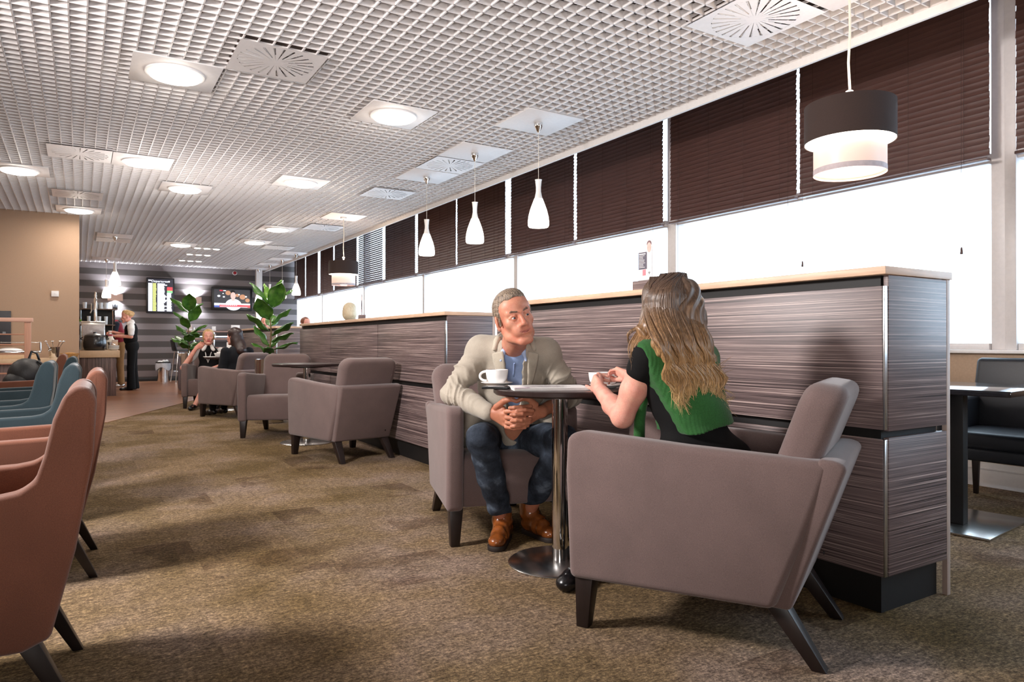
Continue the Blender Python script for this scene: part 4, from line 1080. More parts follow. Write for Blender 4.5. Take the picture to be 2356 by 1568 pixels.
def hairmat(name, stops, rough=.42, zlo=None, zhi=None, axis=2):
    m, nt, bs = newmat(name)
    n = noise(nt, coords(nt, (160, 160, 8)), 1, 3)
    t = nt.nodes.new('ShaderNodeTexCoord').outputs['Object']
    if zlo is None: c = ramp(nt, n, stops)
    else:                              # dyed hair: the colour runs from roots to tips
        sp = nt.nodes.new('ShaderNodeSeparateXYZ'); nt.links.new(t, sp.inputs[0])
        mr = node(nt, 'ShaderNodeMapRange', i_1=zlo, i_2=zhi); nt.links.new(sp.outputs[2], mr.inputs[0])
        w = noise(nt, t, 9, 2); ad = node(nt, 'ShaderNodeMath', operation='MULTIPLY_ADD', i_1=.35, i_2=-.175); nt.links.new(w, ad.inputs[0])
        sm = node(nt, 'ShaderNodeMath', operation='ADD'); nt.links.new(mr.outputs[0], sm.inputs[0]); nt.links.new(ad.outputs[0], sm.inputs[1])
        c = mixc(nt, 1.0, ramp(nt, sm.outputs[0], stops), ramp(nt, n, [(.32, (.5, .47, .44, 1)), (.5, (.86, .85, .84, 1)), (.68, (1.3, 1.3, 1.28, 1))]), 'MULTIPLY')
    nt.links.new(c, bs.inputs['Base Color']); bs.inputs['Roughness'].default_value = rough
    bs.inputs['Specular IOR Level'].default_value = .5; bs.inputs['Anisotropic'].default_value = .5
    return m
M['hair_grey'] = hairmat('greying_brown_hair', [(.3, lin(70, 58, 50)), (.5, lin(116, 99, 84)), (.7, lin(164, 146, 124))], .6)
M['hair_blonde'] = hairmat('blonde_hair', [(.3, lin(150, 108, 66)), (.7, lin(222, 184, 128))])
M['hair_pale'] = hairmat('pale_blonde_hair', [(.3, lin(196, 172, 136)), (.7, lin(236, 220, 190))])
M['hair_dark'] = hairmat('dark_brown_hair', [(.3, lin(30, 18, 16)), (.7, lin(58, 36, 32))])
M['hair_red'] = hairmat('auburn_hair', [(.3, lin(92, 50, 36)), (.7, lin(136, 80, 56))])

def head_field(Rm, c, k, h=.0026, female=False):
    """Rm columns: x person's left, y forward, z up. c head centre, k size factor."""
    Rm = np.array(Rm)
    W = lambda x, y, z: Rm@(A3(x, y, z)*k)+c
    e = .21*k
    f = Field(c-e, c+e, h)
    E = lambda p, r, kk=.01, op='add', rot=None: f.ell(W(*p), A3(*r)*k, Rm if rot is None else Rm@rot, kk*k, op)
    K = lambda a, b, r, r2=None, kk=.008, op='add': f.cone(W(*a), W(*b), r*k, (r if r2 is None else r2)*k, kk*k, op)
    E((0, -.014, .036), (.0765, .096, .084))
    E((0, .040, .042), (.062, .050, .054), .03)
    E((0, .030, -.030), (.060, .062, .085), .03)
    jw = .046 if not female else .042
    for s in (-1, 1):
        K((s*(jw+.006), -.008, -.045), (s*jw, .020, -.082), .022, .019, .02)
        K((s*jw, .020, -.082), (s*.018, .074, -.108), .019, .017, .02)
        E((s*.043, .058, -.022), (.022, .022, .020), .022)
        K((s*.046, .070, .021), (s*.014, .088, .017), .0095 if not female else .007, .0085, .012)
        E((s*.033, .094, .001), (.0185, .012, .0105), .012, 'cut')
        E((s*.0315, .0745, .0005), (.0145, .0142, .0142), .003)
        # lids
        K((s*.0475, .0765, .001), (s*.039, .0845, .0075), .0036, .0042, .004); K((s*.039, .0845, .0075), (s*.027, .0875, .0085), .0042, .0042, .004); K((s*.027, .0875, .0085), (s*.0155, .082, .000), .0042, .0034, .004)
        K((s*.0475, .0765, .001), (s*.034, .0850, -.0085), .003, .0036, .004); K((s*.034, .0850, -.0085), (s*.0155, .082, -.001), .0036, .003, .004)
        E((s*.0135, .1015, -.037), (.0085, .0105, .0085), .007)
        E((s*.026, .078, -.058), (.017, .016, .022), .02)
        # ear
        f.ell(W(s*.0785, -.014, -.008), A3(.0085, .019, .033)*k, Rm@np.array(Matrix.Rotation(s*-.25, 3, 'Z')), .006*k)
        f.ell(W(s*.089, -.010, -.003), A3(.006, .009, .018)*k, Rm, .004*k, 'cut')
        E((s*.0765, -.006, -.036), (.007, .009, .010), .006)
    K((0, .088, .014), (0, .112, -.028), .0085, .0105, .012)
    E((0, .1145, -.033), (.0125, .0115, .0105), .008)
    for s in (-1, 1): E((s*.007, .112, -.043), (.0042, .005, .004), .003, 'cut')
    E((0, .078, -.062), (.034, .022, .026), .02)
    E((0, .077, -.106), (.021, .018, .016), .02)
    E((0, .104, -.089), (.020, .008, .007), .012, 'cut')
    # lips with a thin parting line
    for s in (-1, 1):
        K((s*.028, .0845, -.0608), (s*.010, .0968, -.0635), .0020, .0032, .006); K((s*.010, .0968, -.0635), (0, .0978, -.0645), .0032, .0030, .005)
        K((s*.028, .0845, -.0616), (s*.010, .0952, -.0725), .0020, .0036, .006); K((s*.010, .0952, -.0725), (0, .0956, -.0740), .0036, .0038, .005)
        K((s*.031, .0845, -.0602), (s*.012, .0985, -.0682), .0012, .0022, .001, 'cut'); K((s*.012, .0985, -.0682), (0, .1005, -.0690), .0022, .0022, .001, 'cut')
    return f, W
def iris_set(parent, W, Rm, k, look, name='eye'):
    for s in (-1, 1):
        c = W(s*.0315, .0755, .0005)
        d = nz(look-c); r = .0142*k
        b = MB(); b.ball((0, 0, 0), r, 12); o = b.build(name, M['eye_white'], parent, ang=180)
        q = Vector(d).to_track_quat('Z', 'Y')
        o.matrix_parent_inverse = Matrix.Translation(parent.location).inverted()
        o.matrix_basis = Matrix.Translation(c) @ q.to_matrix().to_4x4()
        b = MB(); n_ = 20
        b.lathe([(.0064*k, math.sqrt(r*r-(.0064*k)**2)+.0003), (.0035*k, r-.0001), (.0001, r+.0004)], n_, cap=False); i = b.build('iris', M['iris'], o)
        b = MB(); b.lathe([(.0032*k, r+.0003), (.0001, r+.0007)], 14, cap=False); b.build('pupil', M['pupil'], o)

def hand(f, w, d, n, thumb_side, size=1.0, curls=((.2, .3, .2),)*4, spread=.12, thumb=None, thick=1.0):
    """w wrist, d towards the fingers, n out of the palm, thumb_side unit vector"""
    d = nz(d); n = np.array(n, float); n = nz(n-d*(n@d)); s = np.array(thumb_side, float); s = nz(s-d*(s@d)-n*(s@n))
    z = size; tips = []
    offs = (.030, .010, -.010, -.028); base = (.092, .096, .091, .082)
    L = ((.044, .027, .021), (.049, .031, .022), (.045, .029, .021), (.035, .021, .019))
    rr = (.0098, .0100, .0095, .0085)
    for i in range(4):
        kn = w+d*base[i]*z+s*offs[i]*z-n*.002*z
        f.cone(w+s*offs[i]*.55*z, kn, .0175*z*thick, .0125*z*thick, .014*z)
        p = kn; a = 0; dd = nz(d+s*spread*(1.5-i)/1.5)
        c = curls[i] if len(curls) > i else curls[-1]
        for j in range(3):
            a += c[j]; q = p+(dd*math.cos(a)+n*math.sin(a))*L[i][j]*z
            f.cone(p, q, rr[i]*(1-.09*j)*z*thick, rr[i]*(1-.09*(j+1))*z*thick, .003*z)
            f.ell(p, A3(1, 1, 1)*rr[i]*(1.07-.08*j)*z*thick, None, .004*z)
            p = q
        tips.append(p)
    f.cone(w+d*.012*z, w+d*.075*z, .022*z*thick, .019*z*thick, .014*z)
    t0 = w+d*.022*z+s*.020*z+n*.006*z
    if thumb is None: thumb = [w+d*.052*z+s*.046*z+n*.016*z, w+d*.082*z+s*.052*z+n*.020*z, w+d*.104*z+s*.048*z+n*.022*z]
    f.chain([t0, *thumb], [.0165*z, .0125*z, .0108*z, .0090*z], .006*z)
    return tips

# ------------------------------------------------------------------ the man in the grey jacket
CR = A3(math.cos(math.atan(996/1610)), -math.sin(math.atan(996/1610)), 0); CF = A3(-CR[1], CR[0], 0); UZ = A3(0, 0, 1)
def HP(x, y, dd): d_ = dd; l_ = (x-1178)/1610*d_; return CR*l_+CF*d_+UZ*(1-(y-789.5)/1610*d_)     # a surveyed sighting and its distance, as a point of the room
man = thing('person', 'man in a pale grey jacket, blue shirt and jeans leaning at the near table', 'person', (1.95, 3.30, 0))
J = dict(pel=A3(*(1.979, 3.244, 0.475)), chest=A3(*(1.929, 3.110, 0.822)), nb=A3(*(1.879, 3.024, 0.977)),
         sR=A3(*(1.761, 3.144, 0.963)), sL=A3(*(2.016, 2.939, 0.950)), eR=A3(*(1.613, 3.188, 0.745)), eL=A3(*(2.153, 2.902, 0.735)), wR=A3(*(1.679, 2.912, 0.669)), wL=A3(*(1.888, 2.783, 0.673)),
         hR=A3(*(1.869, 3.289, 0.471)), hL=A3(*(2.052, 3.152, 0.473)), kR=A3(*(1.614, 2.882, 0.552)), kL=A3(*(1.989, 2.744, 0.537)), aR=A3(*(1.790, 3.009, 0.155)), aL=A3(*(2.000, 3.043, 0.151)))
# head: turned to the woman, tilted
HF = nz(-CF*.945+CR*.33+UZ*.01); up0 = nz(UZ*.96-CR*.28)
HX = nz(np.cross(HF, up0)); HZ = nz(np.cross(HX, HF)); HX = -HX*-1
RM = np.stack([-HX*-1 if False else np.cross(HF, HZ)*1, HF, HZ], 1)
RM[:, 0] = np.cross(HF, HZ)            # right-handed: x = y cross z
HC = A3(*(1.775, 2.853, 1.126))
KH = 1.075
hf, HW = head_field(RM, HC, KH)
hf.cone(HW(0, -.030, -.075), J['nb'], .058, .064, .03)
hf.cone(HW(0, .035, -.085), J['nb']-CF*.05, .030, .045, .03)
for s in (-1, 1): hf.cone(HW(s*.05, -.035, -.05), J['nb']-CF*.045+CR*.012*s, .012, .010, .02)

# creases: forehead lines, smile folds
for s in (-1, 1):
    hf.cone(HW(s*.0185, .098, -.042), HW(s*.035, .080, -.066), .0018, .0016, .006, 'cut')
    hf.cone(HW(s*.047, .074, -.014), HW(s*.030, .084, -.020), .0012, .0012, .004, 'cut')
def paint_head(P):
    q = (P-HC)@RM/KH
    lips = (np.abs(q[:, 0]) < .0265) & (q[:, 1] > .085) & (q[:, 2] < -.0595+.00*q[:, 0]) & (np.abs(q[:, 2]+.0688-.26*np.abs(q[:, 0])) < .0068-.17*np.abs(q[:, 0]))
    return np.where(lips, 1, 0)
# hands interlaced below the table top, thumbs touching
z3 = 3.32
fh = box_field([J['wR'], J['wL'], J['eR']*.4+J['wR']*.6, J['eL']*.4+J['wL']*.6, HP(1188, 915, 3.28), HP(1190, 990, 3.28)], .06, .0022)
wR, wL = J['wR'], J['wL']
dR = nz(A3(*(1.774, 2.783, 0.655))-wR); dL = nz(A3(*(1.689, 2.800, 0.670))-wL)
meet = A3(*(1.743, 2.779, 0.734))
def finger(pts, r0, r1):
    n_ = len(pts); fh.chain([np.array(p) for p in pts], [r0+(r1-r0)*i/(n_-1) for i in range(n_)], .0035)
# palms
for (x, y, dd) in ((1158, 940, 3.315), (1162, 952, 3.305), (1164, 964, 3.305), (1162, 976, 3.315)): fh.cone(wR, HP(x, y, dd), .024, .0135, .014)
for (x, y, dd) in ((1222, 934, 3.315), (1224, 947, 3.315), (1222, 960, 3.32), (1214, 972, 3.33)): fh.cone(wL, HP(x, y, dd), .023, .0130, .014)
# right hand fingers lie across to the right, left hand fingers across to the left, alternating
finger([A3(*(1.709, 2.817, 0.680)), A3(*(1.737, 2.761, 0.685)), A3(*(1.771, 2.740, 0.691)), A3(*(1.804, 2.731, 0.686))], .0108, .0088)
finger([A3(*(1.710, 2.811, 0.652)), A3(*(1.740, 2.766, 0.650)), A3(*(1.773, 2.751, 0.649)), A3(*(1.801, 2.749, 0.646))], .0108, .0088)
finger([A3(*(1.710, 2.811, 0.627)), A3(*(1.739, 2.772, 0.625)), A3(*(1.773, 2.758, 0.626)), A3(*(1.800, 2.755, 0.627))], .0104, .0086)
finger([A3(*(1.712, 2.821, 0.607)), A3(*(1.737, 2.785, 0.601)), A3(*(1.765, 2.775, 0.603)), A3(*(1.786, 2.770, 0.604))], .0094, .008)
finger([A3(*(1.809, 2.761, 0.704)), A3(*(1.757, 2.756, 0.703)), A3(*(1.726, 2.768, 0.701)), A3(*(1.711, 2.785, 0.699))], .0106, .0088)
finger([A3(*(1.810, 2.755, 0.669)), A3(*(1.757, 2.748, 0.671)), A3(*(1.727, 2.760, 0.669)), A3(*(1.713, 2.776, 0.667))], .0106, .0088)
finger([A3(*(1.809, 2.761, 0.638)), A3(*(1.755, 2.752, 0.640)), A3(*(1.731, 2.760, 0.641)), A3(*(1.715, 2.777, 0.638))], .0102, .0086)
finger([A3(*(1.804, 2.776, 0.612)), A3(*(1.756, 2.768, 0.614)), A3(*(1.731, 2.774, 0.613)), A3(*(1.720, 2.787, 0.610))], .0092, .008)
finger([A3(*(1.686, 2.867, 0.697)), A3(*(1.702, 2.822, 0.729)), A3(*(1.722, 2.792, 0.740)), A3(*(1.739, 2.776, 0.730))], .0165, .0095)
finger([A3(*(1.844, 2.769, 0.710)), A3(*(1.800, 2.761, 0.739)), A3(*(1.767, 2.764, 0.742)), A3(*(1.744, 2.773, 0.730))], .0160, .0095)
fh.chain([wR, J['eR']*.65+wR*.35], [.030, .036], .01); fh.chain([wL, J['eL']*.65+wL*.35], [.029, .036], .01)
core = box_field(list(J.values()), .16, .010)
core.cone(J['pel'], J['chest'], .12, .12, .05).cone(J['chest'], J['nb'], .11, .06, .05).cone(J['sR'], J['sL'], .05, .05, .05)
core.chain([J['sR'], J['eR'], wR], [.045, .035, .028], .03).chain([J['sL'], J['eL'], wL], [.045, .035, .028], .03)
core.chain([J['hR'], J['kR'], J['aR']], [.07, .045, .035], .03).chain([J['hL'], J['kL'], J['aL']], [.07, .045, .035], .03)
body = field_obj(hf, 'body', [M['skin_man'], M['lips'], M['skin_hand']], man, 1, None, (fh, core))
def paint_body(ob):
    me = ob.data; n_ = len(me.polygons); cc = np.zeros(n_*3); me.polygons.foreach_get('center', cc); P = cc.reshape(-1, 3)
    mi = paint_head(P); mi[P[:, 2] < .80] = 2
    me.polygons.foreach_set('material_index', mi.astype(np.int32))
paint_body(body)
look = A3(*(1.810, 1.938, 1.112))
iris_set(man, HW, RM, KH, look)
# eyebrows and hair
bf = Field(HC-.2, HC+.2, .0022)
for s in (-1, 1):
    bf.chain([HW(s*.049, .0735, .0215), HW(s*.036, .0880, .0285), HW(s*.016, .0975, .0235)], [.0028*KH, .0046*KH, .0042*KH], .003)
bf.ripple(lambda P: .0005*np.sin(P@A3(900, 400, 300))*np.sin(P@A3(-300, 800, 500)))
field_obj(bf, 'eyebrows', M['brow_man'], man, 0)
hr = Field(HC-.22, HC+.22, .0026)
hr.ell(HW(0, -.016, .040), A3(.0815, .1000, .0885)*KH, RM, .01)
hr.ell(HW(0, .022, .082), A3(.056, .056, .046)*KH, RM, .02)
hr.cone(HW(0, -.060, -.02), HW(0, -.045, -.075), .062*KH, .050*KH, .02)
# keep it off the face, ears and neck
hr.ell(HW(0, .105, .010), A3(.075, .062, .0885)*KH, RM, .006, 'cut')
hr.ell(HW(0, .115, -.06), A3(.12, .10, .09)*KH, RM, .006, 'cut')
for s in (-1, 1):
    hr.ell(HW(s*.050, .085, .058), A3(.024, .045, .030)*KH, RM, .008, 'cut')
    hr.ell(HW(s*.080, -.002, -.030), A3(.022, .036, .046)*KH, RM, .004, 'cut')
    hr.cone(HW(s*.0745, .022, .030), HW(s*.0735, .014, -.020), .0075*KH, .006*KH, .006)
hr.ell(HW(0, -.02, -.115), A3(.12, .12, .055)*KH, RM, .01, 'cut')
def hrip(P):
    q = (P-HC)@RM
    th = np.arctan2(q[:, 0], q[:, 2]+.05)
    return .0006*np.sin(th*120+q[:, 1]*40+1.2*np.sin(q[:, 1]*70))+.0006*np.sin(th*61+q[:, 1]*95)+.0012*np.sin(q[:, 0]*60+q[:, 1]*35)*np.clip(q[:, 2]*12, 0, 1)
hr.ripple(hrip)
field_obj(hr, 'hair', M['hair_grey'], man, 0)

# shirt, jacket, jeans, boots
def torso(f, g, k=.05):
    f.ell(J['chest']+UZ*-.01, A3(.166+g, .108+g, .19+g), np.stack([CR, CF, UZ], 1), k)
    f.ell(J['pel']+UZ*.07, A3(.165+g, .120+g, .15+g), np.stack([CR, CF, UZ], 1), k)
    f.cone(J['chest'], J['pel']+UZ*.06, .135+g, .13+g, k)
    f.cone(J['sR'], J['sL'], .064+g, .064+g, k)
    f.cone(J['nb']-UZ*.03, J['chest']+UZ*.05, .075+g, .12+g, k)
sh = Field(J['pel']-A3(.4, .4, .15), J['nb']+A3(.4, .4, .12), .0055)
torso(sh, .0)
sh.cone(J['nb']-UZ*.01, J['nb']+UZ*.022, .071, .070, .012)
sh.cone(J['nb']+UZ*.04-CF*.0, J['nb']+UZ*.16, .064, .075, .004, 'cut')
# open collar notch at the throat
sh.cone(J['nb']-CF*.11+UZ*.06, J['nb']-CF*.135-UZ*.075+CR*.004, .046, .012, .004, 'cut')
shirt = field_obj(sh, 'shirt', cloth('blue_shirt', lin(150, 172, 214), .05, 500, .25), man, 2)
col = Field(J['nb']-.16, J['nb']+.16, .0028)
for s in (-1, 1):
    t0 = J['nb']+CR*s*.062+UZ*.030-CF*.015; t1 = J['nb']+CR*s*.050-CF*.078-UZ*.020; t2 = J['nb']+CR*s*.062-CF*.085-UZ*.062
    col.cone(J['nb']+CR*s*.045+CF*.045+UZ*.045, t0, .010, .012, .006).cone(t0, t1, .012, .011, .006).cone(t1, t2, .013, .004, .006).cone(t0, t2, .008, .004, .008)
field_obj(col, 'collar', cloth('blue_collar', lin(176, 194, 228), .04, 500, .15), shirt, 1)
pl = MB()
pl.tube([J['nb']-CF*.125-UZ*.075+CR*.004, J['chest']-CF*.125+UZ*.0+CR*.004, J['chest']-CF*.128-UZ*.12+CR*.004], .004, 6)
for q in range(3): pl.ball(tuple(J['chest']-CF*.128+UZ*(.06-q*.075)+CR*.004), .0055, 6)
o = pl.build('button_placket', cloth('blue_placket', lin(140, 162, 206), .05), shirt)

jk = Field(J['pel']-A3(.46, .46, .2), J['nb']+A3(.42, .42, .12), .0044)
torso(jk, .018)
bare = jk.F.copy()
jk.cone(J['nb']+CF*.02, J['nb']+CF*.028+UZ*.045, .082, .076, .02)
jk.cone(J['nb']-UZ*.0, J['nb']+UZ*.12-CF*.02, .060, .085, .008, 'cut')
# open front: a wedge that widens upward
fr = J['chest']-CF*.16
for i in range(9):
    u = i/8; p = fr+UZ*(.15-.36*u)+CR*(.006+.004*u)
    jk.ell(p, A3(.060-.022*math.sin(u*PI)+.004*u, .085, .05), np.stack([CR, CF, UZ], 1), .004, 'cut')
# sleeves with elbow folds
jk.chain([J['sR'], J['sR']*.5+J['eR']*.5, J['eR']], [.064, .060, .057], .03).chain([J['eR'], J['eR']*.4+wR*.6, wR-dR*.012], [.056, .050, .043], .02)
jk.chain([J['sL'], J['sL']*.5+J['eL']*.5, J['eL']], [.064, .058, .056], .03).chain([J['eL'], J['eL']*.4+wL*.6, wL-dL*.012], [.055, .050, .043], .02)
# skirt of the jacket spread beside the hip
jk.cone(A3(*(1.746, 3.224, 0.635)), A3(*(1.694, 3.209, 0.500)), .060, .040, .04).cone(A3(*(1.685, 3.191, 0.529)), A3(*(1.618, 3.138, 0.474)), .035, .022, .03)
jk.cone(A3(*(2.088, 3.012, 0.635)), A3(*(2.113, 2.997, 0.521)), .055, .04, .04)
def folds(P):
    r = np.zeros(len(P))
    crease = lambda x: (1-np.abs(np.sin(x)))**2
    for a, b, amp, c0 in ((J['sR'], J['eR'], .021, .72), (J['eR'], wR, .019, .32), (J['sL'], J['eL'], .020, .7), (J['eL'], wL, .018, .3)):
        ab = b-a; L = np.linalg.norm(ab); t = ((P-a)@ab)/(L*L); rad = P-a-t[:, None]*ab
        rn = np.linalg.norm(rad, axis=1)
        wgt = np.exp(-((rn-.05)/.035)**2)*np.exp(-((t-c0)/.38)**2)*(t > -.1)*(t < 1.1)
        x = t*L*44+rad@CR*15+rad@UZ*9+.9*np.sin(rad@CR*38+t*5)
        r -= wgt*amp*(crease(x)*.7+.45*crease(x*1.7+1.1+rad@UZ*18))-wgt*amp*.3
    c = P-J['chest']
    r += .0022*np.sin(c@A3(38, 22, 30)+2*np.sin(c@UZ*18))*np.exp(-(np.linalg.norm(c, axis=1)/.3)**4)
    return r
jk.ell(HP(1194, 992, 3.5), A3(.085, .32, .085), np.stack([CR, CF, UZ], 1), .008, 'cut')
jk.ripple(folds)
for w_, d_ in ((wR, dR), (wL, dL)): jk.cone(w_+d_*.064, w_+d_*.16, .058, .058, .004, 'cut')
jacket = field_obj(jk, 'jacket', cloth('pale_grey_linen', lin(168, 158, 144), .10, 420, .35), man, 1)
# lapels and collar lie on the jacket front
def front(px, py, d0=3.2, off=.004):
    l_ = HP(px, py, 1.0)-HP(1178, 789.5, 1.0)
    for q in np.arange(d0, 3.95, .004):
        p = HP(px, py, q); i = np.round((p-jk.lo)/jk.h).astype(int)
        if np.all(i >= 0) and np.all(i < jk.n) and bare[tuple(i)] < .004: return p-CF*off
    return HP(px, py, 3.5)
def strip(rows, name, mat, par, th=.005, off=.004, m=5):
    b = MB(); g_ = []
    for a_, c_ in rows: g_.append([b.bm.verts.new(front(a_[0]+(c_[0]-a_[0])*j/m, a_[1]+(c_[1]-a_[1])*j/m, off=off+.004*math.sin(PI*j/m))) for j in range(m+1)])
    for r0, r1 in zip(g_, g_[1:]):
        for j in range(m): b._f([r0[j], r0[j+1], r1[j+1], r1[j]])
    bmesh.ops.smooth_vert(b.bm, verts=b.bm.verts, factor=.5, use_axis_x=True, use_axis_y=True, use_axis_z=True)
    o = b.build(name, mat, par, ang=180); md = o.modifiers.new('s', 'SOLIDIFY'); md.thickness = th; return o
LM = cloth('grey_lapel', lin(178, 168, 152), .10, 420, .2)
def interp(rows, n):
    out = []
    for (a, c), (a2, c2) in zip(rows, rows[1:]):
        for i in range(n): u = i/n; out.append(((a[0]+(a2[0]-a[0])*u, a[1]+(a2[1]-a[1])*u), (c[0]+(c2[0]-c[0])*u, c[1]+(c2[1]-c[1])*u)))
    out.append(rows[-1]); return out
strip(interp([((1158, 806), (1132, 812)), ((1162, 830), (1134, 830)), ((1167, 868), (1145, 868)), ((1175, 910), (1170, 912))], 5), 'lapel', LM, jacket, .004, .006)
strip(interp([((1214, 806), (1240, 813)), ((1213, 830), (1238, 830)), ((1213, 862), (1229, 866)), ((1212, 910), (1215, 912))], 5), 'lapel', LM, jacket, .004, .006)
cf = box_field([J['nb']], .17, .003)
for s_ in (-1, 1):
    c0 = J['nb']+CF*.070+UZ*.052; c1 = J['nb']+CR*s_*.066+CF*.035+UZ*.050; c2 = front(1178+(9 if s_ > 0 else 0)+s_*33, 779, off=.006); c3 = front(1178+(10 if s_ > 0 else 0)+s_*34+s_*6, 803, off=.005)
    cf.chain([c0, c1, c2, c3], [.014, .015, .013, .008], .008)
    cf.chain([c1-UZ*.02, c2-UZ*.012+CR*s_*.008, c3+CR*s_*.006], [.014, .011, .007], .008)
field_obj(cf, 'jacket_collar', LM, jacket, 1)
b = MB(); b.hexa([tuple(J['chest']-CF*q+CR*x+UZ*z) for q, x, z in ((.126, .105, -.045), (.100, .165, -.030), (.100, .167, -.040), (.126, .107, -.056))],
       [tuple(J['chest']-CF*q+CR*x+UZ*z) for q, x, z in ((.138, .105, -.045), (.112, .168, -.030), (.112, .170, -.040), (.138, .107, -.056))])
b.build('breast_pocket', cloth('grey_pocket', lin(172, 162, 148), .10), jacket, bev=.002)

tr = box_field([J[q] for q in ('pel', 'hR', 'hL', 'kR', 'kL', 'aR', 'aL')], .19, .005)
tr.ell(J['pel']-UZ*.01, A3(.165, .14, .105), np.stack([CR, CF, UZ], 1), .03)
tr.chain([J['hR'], J['hR']*.45+J['kR']*.55, J['kR']], [.092, .084, .070], .03).chain([J['kR'], J['kR']*.5+J['aR']*.5, J['aR']+UZ*.018], [.070, .066, .057], .02)
tr.chain([J['hL'], J['hL']*.45+J['kL']*.55, J['kL']], [.092, .084, .070], .03).chain([J['kL'], J['kL']*.5+J['aL']*.5, J['aL']+UZ*.022], [.070, .066, .058], .02)
tr.plane_cut(J['aR']-UZ*.005+CR*0, nz(-UZ+CR*.16), .003)
def jf(P):
    r = np.zeros(len(P))
    for k_, a_ in (('kR', 'aR'), ('kL', 'aL')):
        a, b = J[k_], J[a_]; ab = b-a; L = np.linalg.norm(ab); t = ((P-a)@ab)/(L*L); rad = P-a-t[:, None]*ab
        w_ = np.exp(-((np.linalg.norm(rad, axis=1)-.06)/.05)**2)
        r += w_*(.0045*np.sin(t*L*60+rad@CR*30)*np.exp(-((t-.95)/.3)**2)+.0035*np.sin(t*L*80-rad@CR*35)*np.exp(-(t/.25)**2))
    return r
tr.ripple(jf)
def denim():
    m, nt, bs = newmat('faded_denim')
    v = coords(nt); a = noise(nt, coords(nt, (500, 500, 160)), 1, 2); b_ = noise(nt, v, 7, 4); c_ = noise(nt, v, 26, 3)
    base = ramp(nt, b_, [(.35, lin(30, 34, 42)), (.52, lin(54, 61, 72)), (.70, lin(112, 124, 140))])
    cc = mixc(nt, 1.0, base, ramp(nt, a, [(.3, (.75, .75, .75, 1)), (.7, (1.25, 1.25, 1.25, 1))]), 'MULTIPLY')
    cc = mixc(nt, 1.0, cc, ramp(nt, c_, [(.3, (.85, .85, .85, 1)), (.7, (1.1, 1.1, 1.1, 1))]), 'MULTIPLY')
    nt.links.new(cc, bs.inputs['Base Color']); bs.inputs['Roughness'].default_value = .9; bs.inputs['Specular IOR Level'].default_value = .15
    bump(nt, bs, c_, .35, .008); return m
M['denim'] = denim()
jeans = field_obj(tr, 'jeans', M['denim'], man, 1)
M['bootleather'] = plain('polished_tan_leather', lin(126, 68, 28), .25, var=.35, sc=24, bmp=.25, coat=.5)
M['sole'] = plain('dark_sole', lin(34, 24, 20), .6)
def boot(heel, toe, ankle, nm='boot'):
    heel = A3(*heel); toe = A3(*toe); heel[2] = toe[2] = 0
    d = nz(toe-heel); L = np.linalg.norm(toe-heel); sd = np.cross(d, UZ)
    f = Field(np.minimum(np.minimum(heel, toe), ankle)-.09, np.maximum(np.maximum(heel, toe), ankle)+A3(.09, .09, .06), .004)
    top = ankle+UZ*.085
    f.chain([top, ankle, heel+d*.05+UZ*.07], [.048, .047, .046], .02)
    f.cone(heel+d*.042+UZ*.05, heel+d*.12+UZ*.050, .038, .040, .02)
    f.cone(heel+d*.10+UZ*.085, heel+d*.17+UZ*.060, .040, .036, .03)
    f.cone(heel+d*.14+UZ*.048, toe-d*.052+UZ*.040, .041, .036, .02)
    f.ell(toe-d*.055+UZ*.040, A3(.052, .043, .031), np.stack([d, sd, UZ], 1), .012)
    f.cone(top+UZ*.02, top+UZ*.08, .040, .044, .004, 'cut')
    f.plane_cut((0, 0, .018), (0, 0, -1), .003)
    def cr(P):
        q = P-heel; x = q@d; return .0028*np.sin(x*130+q@sd*20)*np.exp(-((x-(L-.11))/.03)**2)*(q[:, 2] > .03)+.0022*np.sin(q[:, 2]*110)*np.exp(-((q[:, 2]-.10)/.03)**2)
    f.ripple(cr)
    o = field_obj(f, nm, M['bootleather'], man, 1)
    s_ = MB(); n_ = 12; pr = []
    for i in range(n_+1): a = -PI/2+PI*i/n_; pr.append(toe-d*.050+d*.050*math.cos(a)+sd*.045*math.sin(a))
    for i in range(n_+1): a = PI/2+PI*i/n_; pr.append(heel+d*.040+d*.036*math.cos(a)+sd*.039*math.sin(a))
    s_.hexa([tuple(p+UZ*.001) for p in pr], [tuple(p+UZ*.024) for p in pr])
    so = s_.build('sole', M['sole'], o, bev=.002); so.matrix_parent_inverse = Matrix()
    lc = MB()
    for i in range(5):
        p = heel+d*(.105+.017*i)+UZ*(.128-.016*i); lc.tube([tuple(p-sd*.028-UZ*.004), tuple(p+d*.008+UZ*.006), tuple(p+sd*.028-UZ*.004)], .0022, 6)
    lc.build('laces', M['sole'], o)
    return o
boot(A3(*(1.883, 3.104, 0.002)), A3(*(1.693, 2.895, -0.001)), J['aR']*.5+A3(*(1.860, 3.083, 0.082))*.5)
boot(A3(*(2.018, 3.138, 0.000)), A3(*(2.032, 2.870, 0.000)), J['aL']*.45+A3(*(2.015, 3.104, 0.103))*.55)
